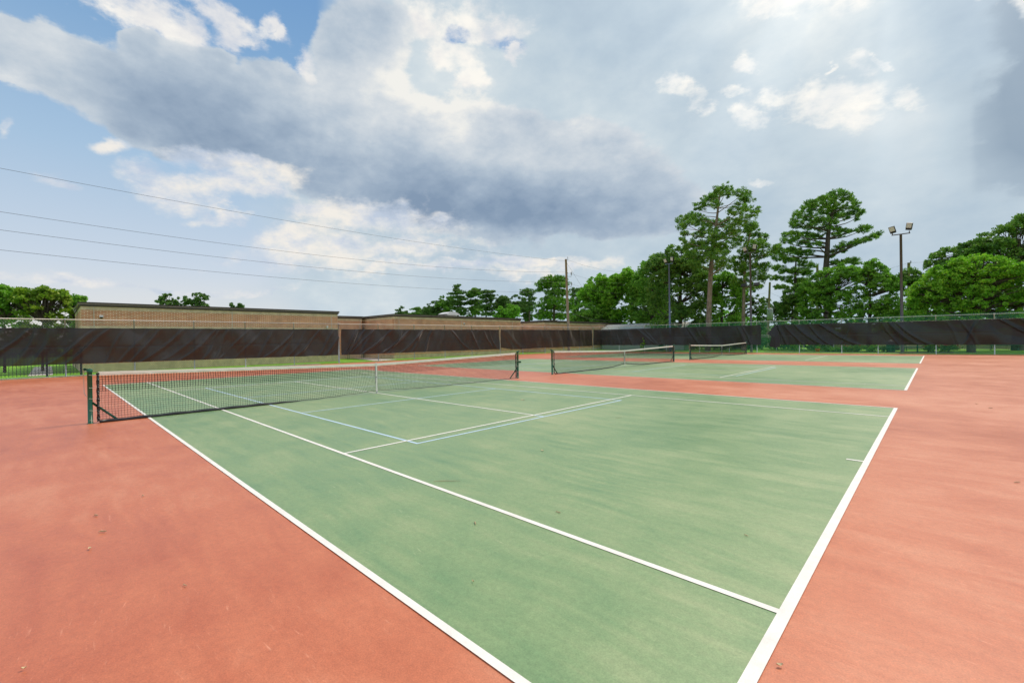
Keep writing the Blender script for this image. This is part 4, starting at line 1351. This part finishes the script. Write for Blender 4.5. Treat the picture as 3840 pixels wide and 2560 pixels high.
# far woods closing the view between and behind the trees
o = empty('woods', (0, 0, 0))
tag(o, 'far-off dark woods closing the horizon behind the park and the buildings', 'woods', None, 'stuff')
wl = []
rr = random.Random(77)
for k in range(120):
    x = -95 + k * 1.9
    yy_ = 120 + rr.uniform(-4, 4) - 0.05 * (x + 30)
    hz_ = 3.0 + 1.6 * math.sin(k * .37) * math.sin(k * .11 + 1)
    wl.append((x, yy_, hz_ * .5, 3.0, 2.2, hz_ * .62))
for k in range(60):
    y = -90 + k * 3.2
    hz_ = 3.2 + math.sin(k * .5)
    wl.append((-92 + rr.uniform(-3, 3), y, hz_ * .5, 2.4, 3.4, hz_ * .6))
for k in range(44):
    x = -38 + k * 1.7
    if -3.5 < x < 1.5: continue
    hz_ = 4.2 + 1.0 * math.sin(k * .9) + rr.uniform(-.6, .6)
    wl.append((x, 70 + rr.uniform(-3, 3), hz_ * .5, 1.9, 1.6, hz_ * .6))
leaves(wl, 14, 0.5, 'leaf', o, 93, 'broad', 0.95)


# trees left: distances given on x planes
def tree_x(label, u0, u1, top, bot, n, r0, r1, X, mat, seed, leaf=0.2, dens=60, name='broadleaf_tree'):
    um = (u0 + u1) / 2
    tree_px(name, label, 'tree', X, [(um, bot + 90), (um, bot), (um, (bot + min(t[1] for t in top)) / 2)], fill(u0, u1, top, bot, n, r0, r1, seed), mat, 'bark', seed, 0.5, dens, leaf, 'broad', None, 0.09, 0.42, plane='x')


tree_x('leafy green tree at the far left edge behind the fence', -70, 105, [(-80, 1074), (0, 1080), (40, 1084), (110, 1124)], 1330, 120, 9, 22, -31, 'leaf', 61)
tree_x('bushy olive-green tree left of the large brick building', 60, 260, [(50, 1110), (75, 1084), (110, 1104), (165, 1084), (215, 1104), (245, 1092), (262, 1150)], 1330, 140, 8, 20, -30, 'leaf_olive', 62)
tree_x('small green tree touching the left corner of the large brick building', 255, 320, [(250, 1140), (290, 1115), (330, 1125)], 1330, 44, 9, 18, -34, 'leaf', 63)
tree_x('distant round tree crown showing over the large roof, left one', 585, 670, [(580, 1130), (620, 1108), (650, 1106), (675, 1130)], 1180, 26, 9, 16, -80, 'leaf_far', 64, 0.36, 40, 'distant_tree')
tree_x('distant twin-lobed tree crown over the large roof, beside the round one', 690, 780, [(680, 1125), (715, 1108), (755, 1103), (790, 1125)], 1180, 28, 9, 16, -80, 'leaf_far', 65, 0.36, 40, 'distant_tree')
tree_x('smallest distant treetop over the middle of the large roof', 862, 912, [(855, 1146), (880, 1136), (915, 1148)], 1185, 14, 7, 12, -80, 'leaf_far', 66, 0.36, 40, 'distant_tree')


# ------------------------------------------------------------------ utility poles and wires
def wooden_pole(label, base, top, r=0.16, group='wooden utility poles'):
    o = empty('utility_pole', (base[0], base[1], 0))
    tag(o, label, 'utility pole', group)
    b = MB()
    t = Vector(top) - Vector((base[0], base[1], 0))
    b.tube([(0, 0, -0.1), tuple(t * 0.5), tuple(t)], [r, r * 0.85, r * 0.7], 12)
    b.build('shaft', M['pole_wood'], o)
    return o, t


def insul(o, p, h=0.28, r=0.07):
    b = MB(); b.lathe(p, [(0.0, h), (r * .6, h * .95), (r * .7, h * .75), (r, h * .7), (r * .6, h * .5), (r, h * .45), (r * .6, h * .25), (r, h * .2), (r * .4, 0.0)], 10)
    b.build('insulator', M['insulator'], o)


XP = -21.4
pt_ = onx(2122, 972, XP); pb = onx(2134, 1313, XP)
P1T = (XP, pt_[1], pt_[2])
o, t = wooden_pole('tall wooden utility pole in front of the farthest brick wing', (XP, pb[1], 0), P1T, 0.19)
for dz_ in (-1.9, -3.2):
    b = MB(); b.tube([(0, 0, t.z + dz_ - .25), (0.1, 0.55, t.z + dz_ - .22), (0.1, 0.6, t.z + dz_)], 0.025, 6); b.build('bracket', M['galv'], o)
    insul(o, (0.1, 0.6, t.z + dz_ - .02), 0.42, 0.1)
b = MB(); b.tube([(0, 0, t.z - 1.72), (0, -0.55, t.z - 1.70)], 0.05, 8); b.build('bracket', M['insulator'], o)
b = MB(); b.tube([(0, 0, t.z - .05), (0, 0, t.z + 0.35)], 0.03, 6); b.build('top_pin', M['insulator'], o)

u2, v2 = 2377, 1021
a2 = ony(2364, 1300, 58); t2 = ony(2377, 1021, 58)
o2, tt2 = wooden_pole('second wooden utility pole with grey boxes in front of the bright trees', (a2[0], 58, 0), tuple(t2), 0.2)
b = MB(); b.box((0.35, 0, tt2.z - 3.6), (0.35, 0.3, 0.7)); b.build('equipment_box', M['transformer'], o2)
insul(o2, (0.3, 0, tt2.z - 1.8), 0.4, 0.1); insul(o2, (-0.2, 0, tt2.z - .1), 0.3, 0.08)
b = MB(); b.tube([(-.9, 0, tt2.z - 5.4), (.2, 0, tt2.z - 5.4)], 0.035, 6); b.build('bracket', M['galv'], o2)

a3 = ony(2471, 1300, 56); t3 = ony(2473, 1012, 56)
o3, tt3 = wooden_pole('pale wooden pole with two crossarms left of the first floodlight', (a3[0], 56, 0), tuple(t3), 0.17)
for dz_, w_ in ((-1.25, 1.35), (-4.4, 1.35)):
    b = MB(); b.box((0.05, -0.2, tt3.z + dz_), (w_ * 1.0 + .5, 0.11, 0.12)); b.build('crossarm', M['galv_pale'], o3)
    for s in (-.75, -.45, .45, .75):
        insul(o3, (s, -0.2, tt3.z + dz_ + .06), 0.36, 0.07)
b = MB()
for s in (-1, 1): b.tube([(0, -.2, tt3.z - 5.3), (s * .65, -.2, tt3.z - 4.5)], 0.03, 6)
b.build('arm_brace', M['galv_pale'], o3)

a4 = ony(2877, 1300, 64); t4 = ony(2887, 1058, 64)
o4, tt4 = wooden_pole('leaning dark pole with a grey transformer drum against the pale sky gap', (a4[0], 64, 0), tuple(t4), 0.19)
b = MB(); b.lathe((0.45, -0.1, 3.9), [(0.0, 0.0), (0.38, 0.02), (0.38, 1.5), (0.30, 1.62), (0.0, 1.66)], 16); b.build('transformer', M['transformer'], o4)
b = MB(); b.box((-.5, -.2, tt4.z - 2.3), (1.6, 0.1, 0.12)); b.build('crossarm', M['pole_wood'], o4)
a5 = ony(3066, 1300, 72); t5 = ony(3065, 993, 72)
o5, tt5 = wooden_pole('brown pole top half hidden behind the flat-tiered pine', (a5[0], 72, 0), tuple(t5), 0.22)
b = MB(); b.box((0, -.25, tt5.z - 2.2), (3.0, 0.12, 0.14)); b.build('crossarm', M['galv_pale'], o5)
for s in (-1.2, -.5, .5, 1.2): insul(o5, (s, -.25, tt5.z - 2.1), 0.4, 0.08)
a6 = ony(3411, 1300, 64); t6 = ony(3408, 985, 64)
o6, tt6 = wooden_pole('brown pole just right of the tall right floodlight', (a6[0], 64, 0), tuple(t6), 0.2)
b = MB(); b.box((.5, -.25, tt6.z - 1.9), (1.3, 0.1, 0.12)); b.build('crossarm', M['pole_wood'], o6)
insul(o6, (.2, -.2, tt6.z - .1), 0.3, 0.08)


def wire(label, A, B, sag, r=0.009, n=28, cat='power line', group='overhead wires'):
    A = Vector(A); B = Vector(B)
    pts = []
    for i in range(n + 1):
        t = i / n
        p = A.lerp(B, t); p.z -= sag * 4 * t * (1 - t)
        pts.append(p)
    b = MB(); b.tube(pts, r, 5, True)
    return tag(b.build('power_line', M['cable']), label, cat, group)


# four wires running left from the first pole parallel to the fence: fitted through picture points
for (v0, v1, v2_, lab) in ((631, 849, 979, 'top overhead wire of the four crossing the left sky'), (794, 958, 1020, 'second overhead wire from the top in the left sky'),
                          (862, 1004.6, 1057, 'third overhead wire from the top in the left sky'), (937, 1053.6, 1096, 'lowest overhead wire of the four in the left sky')):
    A = onx(0, v0, XP); Bm = onx(1200, v1, XP); Ce = onx(2122, v2_, XP)
    ys = np.array([A[1], Bm[1], Ce[1]]); zs = np.array([A[2], Bm[2], Ce[2]])
    cf = np.polyfit(ys, zs, 2)
    b = MB()
    b.tube([(XP, y, float(np.polyval(cf, y))) for y in np.linspace(-24, Ce[1], 40)], 0.009, 5)
    tag(b.build('power_line', M['cable']), lab, 'power line', 'overhead wires')
T1 = Vector(P1T)
wire('wire from the first pole top down to the second wooden pole', T1, Vector((a2[0], 58, 0)) + tt2, 0.5)
wire('wire from the upper bracket of the first pole into the bright trees', T1 + Vector((.1, .6, -1.7)), (a2[0], 58, tt2.z - 1.6), 0.5)
wire('wire from the lower bracket of the first pole to the second pole', T1 + Vector((.1, .6, -3.0)), (a2[0], 58, tt2.z - 3.2), 0.5)
wire('low slack cable from the first pole past the shed', (XP, P1T[1], 5.2), (a2[0], 58, 5.0), 0.9, 0.018)
wire('slanted guy wire on the right of the first pole', T1 + Vector((0, 0, -.3)), (-20.6, 50.5, 0.0), 0.0, 0.01)
wire('second slanted guy wire lower on the first pole', T1 + Vector((0, 0, -2.4)), (-21.0, 46.5, 0.0), 0.0, 0.01)
wire('wire between the second and third wooden poles', (a2[0], 58, tt2.z), (a3[0], 56, tt3.z), 0.2)
for k, (dz_, nm) in enumerate(((-1.0, 'upper'), (-4.2, 'middle'), (-6.4, 'lowest'))):
    wire(nm + ' wire from the crossarm pole behind the tall pine to the transformer pole', (a3[0] + .7, 55.8, tt3.z + dz_), (a4[0], 64, tt4.z - 0.3 - k * 1.2), 0.5)
wire('thin wire left of the brown pole near the right floodlight', (a5[0], 72, tt5.z - 2), (a6[0], 64, tt6.z), 0.6)
wire('thin wire right of the brown pole near the right floodlight', (a6[0], 64, tt6.z), (a6[0] + 26, 66, tt6.z + 1.0), 0.8)
wire('diagonal wire from the transformer pole down to the right', (a4[0], 64, tt4.z - 1.2), (a5[0] + 3, 70, 4.5), 0.4)


# ------------------------------------------------------------------ floodlight poles
def floodlight(label, u, vtop, mat, heads, Yp, extra=None):
    T = ony(u, vtop, Yp)
    o = empty('floodlight_pole', (T[0], Yp, 0))
    tag(o, label, 'floodlight', 'floodlight poles behind the back fence')
    h = T[2]
    b = MB(); b.tube([(0, 0, 0), (0, 0, h)], [0.115, 0.085], 12); b.box((0, 0, 0.02), (0.4, 0.4, 0.04)); b.build('shaft', M[mat], o)
    b = MB(); b.box((0, 0, h + 0.04), (abs(heads[0][0]) * 2 + .12, 0.07, 0.07))
    for (hx, hz) in heads: b.tube([(hx, 0, h + .04), (hx * 1.02, 0, h + 0.22)], 0.035, 8)
    b.build('arm', M[mat], o)
    for (hx, hz) in heads:
        tilt = Matrix.Rotation(R(-14 if hx < 0 else 10), 3, 'Y') @ Matrix.Rotation(R(22), 3, 'X') @ Matrix.Rotation(R(-18), 3, 'Z')
        c = Vector((hx * 1.02, -0.08, h + hz))
        b = MB(); b.box(c, (0.40, 0.12, 0.46), M=tilt); b.box(c + tilt @ Vector((0, 0, -0.27)), (0.36, 0.18, 0.12), M=tilt)
        hd_ = b.build('lamp_head', M['lamp_black'], o)
        b = MB(); b.box(c + tilt @ Vector((0, -0.064, 0.02)), (0.34, 0.012, 0.36), M=tilt); b.build('lens', M['lamp_glass'], hd_)
    if extra:
        z_ = ony(u, extra, Yp)[2]
        b = MB(); b.box((0, -.02, z_), (1.35, 0.06, 0.06)); b.build('arm', M[mat], o)
        for s in (-.6, .6):
            b = MB()
            mt_ = Matrix.Rotation(R(50), 3, 'X')
            b.box((s, -0.15, z_ + 0.12), (0.46, 0.38, 0.14), M=mt_); hd_ = b.build('lamp_head', M['lamp_black'], o)
            b = MB(); b.box(Vector((s, -0.15, z_ + 0.12)) + mt_ @ Vector((0, 0, -0.075)), (0.40, 0.32, 0.01), M=mt_); b.build('lens', M['lamp_glass'], hd_)
    return o


floodlight('slim blue-grey floodlight pole with two lamp heads, leftmost of the three', 2509, 990.5, 'blue_pole', [(-.38, .44), (.38, .52)], 42.0)
floodlight('dark floodlight pole with a second lower pair of lamps, right of the tallest pine', 2813, 949, 'dark_pole', [(-.44, .46), (.44, .54)], 41.9, 1073)
floodlight('tall dark floodlight pole standing clear against the sky on the right', 3378, 880, 'dark_pole', [(-.52, .52), (.52, .62)], 41.6)


# ------------------------------------------------------------------ park furniture beyond the back fence
def picnic_table(label, x, y, rz, mat_top, L_=1.9):
    o = empty('picnic_table', (x, y, 0), rz)
    tag(o, label, 'picnic table', 'park tables beyond the back fence')
    b = MB()
    for k in range(4): b.box((0, -0.27 + k * 0.18, 0.74), (L_, 0.165, 0.045))
    b.build('table_top', M[mat_top], o)
    for s in (-1, 1):
        b = MB()
        for k in range(2): b.box((0, s * (0.62 + k * 0.15), 0.44), (L_, 0.13, 0.04))
        b.build('seat', M[mat_top], o)
        b = MB()
        for q_ in (-1, 1): b.tube([(s * L_ * .36, q_ * 0.62, 0), (s * L_ * .36, q_ * 0.2, 0.72)], 0.03, 8)
        b.tube([(s * L_ * .36, -0.72, 0.41), (s * L_ * .36, 0.72, 0.41)], 0.03, 8)
        b.build('leg', M['bench_green'], o)
    return o


g1 = ony(3390, 1318, 44.2)
picnic_table('dark green picnic table beside the base of the tall right floodlight', g1[0], 44.2, R(4), 'bench_green', 2.4)
g2 = ony(3440, 1315, 48)
picnic_table('picnic table with a bleached pale top behind the dark green one', g2[0], 48.0, R(-6), 'tabletop_pale', 2.3)
g3 = ony(3766, 1310, 53)
picnic_table('green picnic table far right on the lawn', g3[0], 53.0, R(8), 'bench_green', 2.0)


def bin_(label, x, y):
    o = empty('litter_bin', (x, y, 0))
    tag(o, label, 'litter bin', 'green litter bins behind the back fence')
    b = MB()
    for k in range(20):
        a = 2 * math.pi * k / 20
        b.box((0.29 * math.cos(a), 0.29 * math.sin(a), 0.45), (0.02, 0.06, 0.8), rz=a)
    b.lathe((0, 0, 0), [(0.30, 0.06), (0.30, 0.10)], 20); b.lathe((0, 0, 0), [(0.31, 0.80), (0.31, 0.88)], 20); b.lathe((0, 0, 0), [(0.0, 0.05), (0.26, 0.05), (0.26, 0.82)], 20)
    b.build('basket', M['bench_green'], o)
    b = MB(); b.lathe((0, 0, 0.88), [(0.33, 0.0), (0.31, 0.06), (0.2, 0.16), (0.08, 0.20), (0.0, 0.2)], 20); b.build('lid', M['galv'], o)


gb = ony(3345, 1318, 44.6); bin_('green litter bin left of the dark green picnic table', gb[0] - .1, 44.9)
gb = ony(2479, 1316, 44.0); bin_('green litter bin seen through the middle net near the first floodlight', gb[0], 44.0)
# wooden board fence at the back of the park
o = empty('board_fence', (0, 54.5, 0))
tag(o, 'tan wooden board fence at the back of the park lawn', 'fence')
for xx in np.arange(2.0, 24, 2.4):
    b = MB(); b.box((xx, 0.06, 0.95), (0.1, 0.1, 1.9)); b.build('post', M['fence_wood'], o)
b = MB()
for k in range(146):
    b.box((2.0 + k * 0.15, 0, 0.92 + 0.01 * math.sin(k * 7)), (0.142, 0.022, 1.8))
b.build('boards', M['fence_wood'], o)
# inner low chain fence and hedge farther left
o = empty('low_chain_link_fence', (0, 49, 0))
tag(o, 'low grey chain link fence on the lawn behind the back fence', 'fence')
for xx in np.arange(-16, 5, 2.6):
    b = MB(); b.tube([(xx, 0, 0), (xx, 0, 1.75)], 0.03, 8); b.build('post', M['galv'], o)
b = MB(); b.tube([(-16, 0, 1.72), (4.6, 0, 1.72)], 0.025, 8); b.build('top_rail', M['galv_pale'], o)
b = MB(); chain(b, (-16, 0, 0), (4.6, 0, 0), 0.05, 1.7, 0.14, 0.006); b.build('chain_mesh', M['chain_green'], o)


def shrub(label, x, y, r_, h, mat, seed, flowers=0, name='shrub', group=None, pot=False):
    o = empty(name, (x, y, 0))
    tag(o, label, name.replace('_', ' ') if name == 'shrub' else 'plant', group)
    rr = random.Random(seed)
    z0 = 0.3 if pot else 0.0
    lob = [(rr.uniform(-.5, .5) * r_, rr.uniform(-.5, .5) * r_, z0 + h * rr.uniform(.3, .75), r_ * .55, r_ * .55, h * .3) for _ in range(7)]
    leaves(lob, 150, 0.10, mat, o, seed, 'broad', 0.2)
    b = MB()
    for _ in range(6): b.tube([(0, 0, z0), (rr.uniform(-.4, .4) * r_, rr.uniform(-.4, .4) * r_, z0 + h * .7)], 0.012, 5)
    b.build('stem', M['bark'], o)
    if flowers:
        b = MB()
        for _ in range(flowers):
            a = rr.uniform(0, 6.28); d = rr.uniform(.2, 1) * r_
            c = (d * math.cos(a), d * math.sin(a), z0 + h * rr.uniform(.5, 1.0))
            b.lathe(c, [(0.0, 0.05), (0.05, 0.035), (0.055, 0.0), (0.02, -0.03)], 6)
        b.build('flowers', M['petal'], o)
    if pot:
        b = MB(); b.lathe((0, 0, 0), [(0.0, 0.01), (0.14, 0.01), (0.19, 0.26), (0.21, 0.26), (0.21, 0.31), (0.17, 0.31), (0.16, 0.24), (0.0, 0.24)], 14); b.build('pot', M['terracotta'], o)


def Q8(x): return 2900 + x / 2.502


for i, (x8, Y_, r_, h_, mt_, fl, nm, pot, lab) in enumerate([
    (200, 46.0, .45, .75, 'leaf', 0, 'shrub', False, 'small green shrub behind the gap between the two back windscreens'),
    (415, 43.2, .16, .28, 'leaf', 0, 'potted_plant', True, 'bright orange flower pot at the foot of the back fence'),
    (510, 45.0, .45, .55, 'leaf_dark', 0, 'shrub', False, 'low dark shrub right of the orange pot'),
    (600, 45.2, .9, .45, 'leaf', 0, 'shrub', False, 'wide low green shrub in the flower bed'),
    (700, 45.5, .7, .6, 'leaf', 8, 'shrub', False, 'green shrub with a few red flowers left of the dark trunk'),
    (790, 45.0, .7, .75, 'leaf_dark', 6, 'shrub', False, 'rounded dark shrub beside red flowers, right of the dark trunk'),
    (935, 45.0, .6, .7, 'leaf', 0, 'shrub', False, 'loose green shrub left of the green litter bin'),
    (1035, 45.4, .4, .55, 'leaf_far', 0, 'shrub', False, 'small grey-green shrub immediately left of the litter bin'),
    (1455, 45.0, .4, .5, 'leaf_dark', 0, 'shrub', False, 'dark shrub right of the pale-topped picnic table'),
    (1500, 46.5, .8, .85, 'leaf', 26, 'shrub', False, 'rose bush with many red flowers behind the fence post'),
    (1640, 45.5, .7, .7, 'leaf_dark', 20, 'shrub', False, 'rightmost rose bush with red flowers'),
]):
    X_ = ony(Q8(x8), 1315, Y_)[0]
    shrub(lab, X_, Y_, r_, h_, mt_, 80 + i, fl, nm, 'plants in the park flower bed', pot)
b = MB(); b.box((6.5, 45.4, -0.02), (14.0, 2.0, 0.03)); tag(b.build('flower_bed', M['soil']), kind='structure')
# hedge row low behind the net fence, left half
o = empty('hedge', (-3.5, 51.5, 0))
tag(o, 'dark low hedge along the back behind the farthest net', 'hedge')
rr = random.Random(4)
leaves([(x + rr.uniform(-.4, .4) + 0, rr.uniform(-.4, .4), rr.uniform(.5, 1.5), 1.0, .8, .8) for x in np.arange(-11, 8, .75)], 60, 0.2, 'leaf_dark', o, 91, 'broad', .4)
b = MB()
for x in np.arange(-11, 8, 1.0): b.tube([(x, 0, -.05), (x, 0, 1.2)], 0.03, 6)
b.build('stem', M['bark'], o)
# sapling growing through the back fence at left
gp = ony(2413, 1315, 41.0)
o = empty('sapling', (gp[0], 41.0, 0)); tag(o, 'bright green sapling growing through the back fence left of the farthest net', 'sapling')
leaves([(-.1, 0, .75, .28, .2, .25), (.1, 0, .95, .2, .2, .25), (.05, 0, 1.35, .12, .12, .35), (-.25, 0, .55, .2, .2, .18)], 160, 0.11, 'leaf_bright', o, 92, 'broad', .16)
b = MB(); b.tube([(0, 0, 0), (.03, 0, .8), (.06, 0, 1.6)], 0.014, 6); b.build('stem', M['bark'], o)
# extra tree trunks standing on the lawn at the right
for (u_, Y_, r_, h_, lab) in ((3202, 50.5, .26, 4.5, 'dark tree trunk with a low fork behind the right windscreen'), (3362, 52, .24, 4.5, 'dark tree trunk behind the tall right floodlight')):
    X_ = ony(u_, 1315, Y_)[0]
    o = empty('tree_trunk', (X_, Y_, 0)); tag(o, lab, 'tree')
    b = MB(); b.tube([(0, 0, -.1), (0, 0, 1.5), (0.05, 0, 2.2)], [r_ * 1.15, r_, r_], 10); b.build('trunk', M['bark'], o)
    b = MB(); b.tube([(0.05, 0, 2.0), (-.7, 0, 3.2), (-1.2, .2, h_)], [r_ * .7, r_ * .5, r_ * .3], 8); b.build('limb', M['bark'], o)
    b = MB(); b.tube([(0.05, 0, 2.0), (.7, 0, 3.2), (1.1, .2, h_)], [r_ * .7, r_ * .5, r_ * .3], 8); b.build('limb', M['bark'], o)

# bench in the recess between the brick buildings
gq = gnd(1335, 1335)
o = empty('bench', (-27.5, 13.2, 0)); tag(o, 'green bench in the recess between the brick buildings', 'bench')
b = MB()
for k in range(3): b.box((k * .14 - .14, 0, 0.45), (0.12, 1.8, 0.035))
b.build('seat', M['bench_green'], o)
for s in (-1, 1):
    b = MB(); b.tube([(-.15, s * .7, 0), (-.15, s * .7, .44)], .025, 6); b.tube([(.15, s * .7, 0), (.15, s * .7, .44)], .025, 6); b.build('leg', M['bench_green'], o)

# ------------------------------------------------------------------ grass tufts along the fence foot
V = []
rs = np.random.default_rng(5)
nb = 9000
yy = rs.uniform(-12, 38, nb); xx = XF + rs.choice([0.13, -0.35], nb, p=[.35, .65]) + rs.normal(0, .05, nb) + np.clip((yy - 8.31) / (41.3 - 8.31), 0, 1) * (CX - XF)
hh = rs.uniform(.015, .06, nb)
dx, dy = rs.normal(0, .02, nb), rs.normal(0, .02, nb)
w_ = .006
V = np.stack([np.stack([xx, yy - w_, 0 * hh], 1), np.stack([xx, yy + w_, 0 * hh], 1), np.stack([xx + dx, yy + dy, hh], 1)], 1).reshape(-1, 3)
o = np_mesh('weed_strip', V, np.arange(len(V)).reshape(-1, 3), M['leaf_bright'])
tag(o, 'short weeds and grass along the foot of the left fence', 'grass', None, 'stuff')


# ------------------------------------------------------------------ litter on the courts
def twig(u, v, L_, rz, lab, mat='twig', curve=.15, r_=.0035):
    r_ *= 0.75
    p = gnd(u, v)
    o_pts = []
    for i in range(6):
        t = i / 5 - .5
        o_pts.append((t * L_, curve * L_ * (.25 - t * t), 0.005 + r_ + 0.003 * abs(math.sin(i * 2))))
    b = MB(); b.tube(o_pts, [r_ * .6, r_, r_ * 1.1, r_, r_ * .9, r_ * .4], 6)
    o = b.build('twig', M[mat])
    o.location = (p[0], p[1], 0); o.rotation_euler = (0, 0, rz)
    tag(o, lab, 'twig', 'small litter lying on the courts')


def fallen_leaf(u, v, L_, rz, lab):
    p = gnd(u, v)
    b = MB()
    n = 8
    vs = []
    for i in range(n + 1):
        t = i / n
        w = math.sin(math.pi * t) ** .8 * L_ * .28
        x = (t - .5) * L_
        c = 0.005 + 0.006 * abs(t - .5) * 2
        vs += [(x, -w, c + .006), (x, 0, c), (x, w, c + .007)]
    fs = []
    for i in range(n):
        a = i * 3
        fs += [(a, a + 1, a + 4, a + 3), (a + 1, a + 2, a + 5, a + 4)]
    b.add(vs, fs, True)
    o = b.build('fallen_leaf', M['dead_leaf'])
    o.location = (p[0], p[1], 0.002); o.rotation_euler = (0, 0, rz)
    tag(o, lab, 'leaf', 'small litter lying on the courts')


twig(536, 1861, .04, .3, 'short twig on the red surface left of the near sideline, farthest back', r_=.006)
twig(360, 1935, .05, .5, 'stubby brown catkin on the red surface, middle of three at the left', r_=.007)
twig(385, 1996, .06, .9, 'pale brown catkin on the red surface, nearest of three at the left', r_=.007)
fallen_leaf(337, 2060, .035, .2, 'tiny pale leaf flake on the red surface at the left')
twig(693, 2198, .04, .4, 'thin grey twig on the red surface in the lower left', r_=.004)
fallen_leaf(90, 2512, .02, 1.2, 'tiny white flake in the bottom left corner')
twig(1676, 1806, .30, .75, 'long dry pine needle bundle on the green court', r_=.0035)
twig(1781, 1964, .06, -.6, 'short dark twig on the green near the inner sideline', r_=.006)
fallen_leaf(2034, 1691, .05, .1, 'small tan leaf on the green court past the blue lines')
fallen_leaf(1960, 1500, .12, .5, 'curled yellow leaf on the green service box')
twig(2093, 1923, .05, .2, 'small tan twig in the middle of the green court', r_=.005)
fallen_leaf(1774, 2184, .018, .2, 'tiny tan speck in the near green alley')
twig(2798, 2010, .035, -.3, 'tiny dark twig on the green near the baseline', r_=.004)
twig(2320, 1567, .14, .9, 'thin brown needle left of the far sideline', r_=.003)
fallen_leaf(2924, 2500, .03, .7, 'small torn leaf on the red surface at the bottom right')
twig(3715, 1531, .07, .1, 'dark twig on the red surface at the upper right', r_=.008)
twig(3815, 1810, .07, .8, 'pale twig at the right edge of the red surface', r_=.006)
fallen_leaf(3663, 1515, .05, .4, 'small dark leaf on the red surface behind the baseline')
fallen_leaf(3120, 1350, .12, .4, 'brown leaf on the green of the farthest court')
fallen_leaf(2888, 1361, .10, .4, 'brown leaf on the red strip before the farthest court')
fallen_leaf(3470, 1371, .08, .4, 'pale leaf on the red surface right of the farthest court')
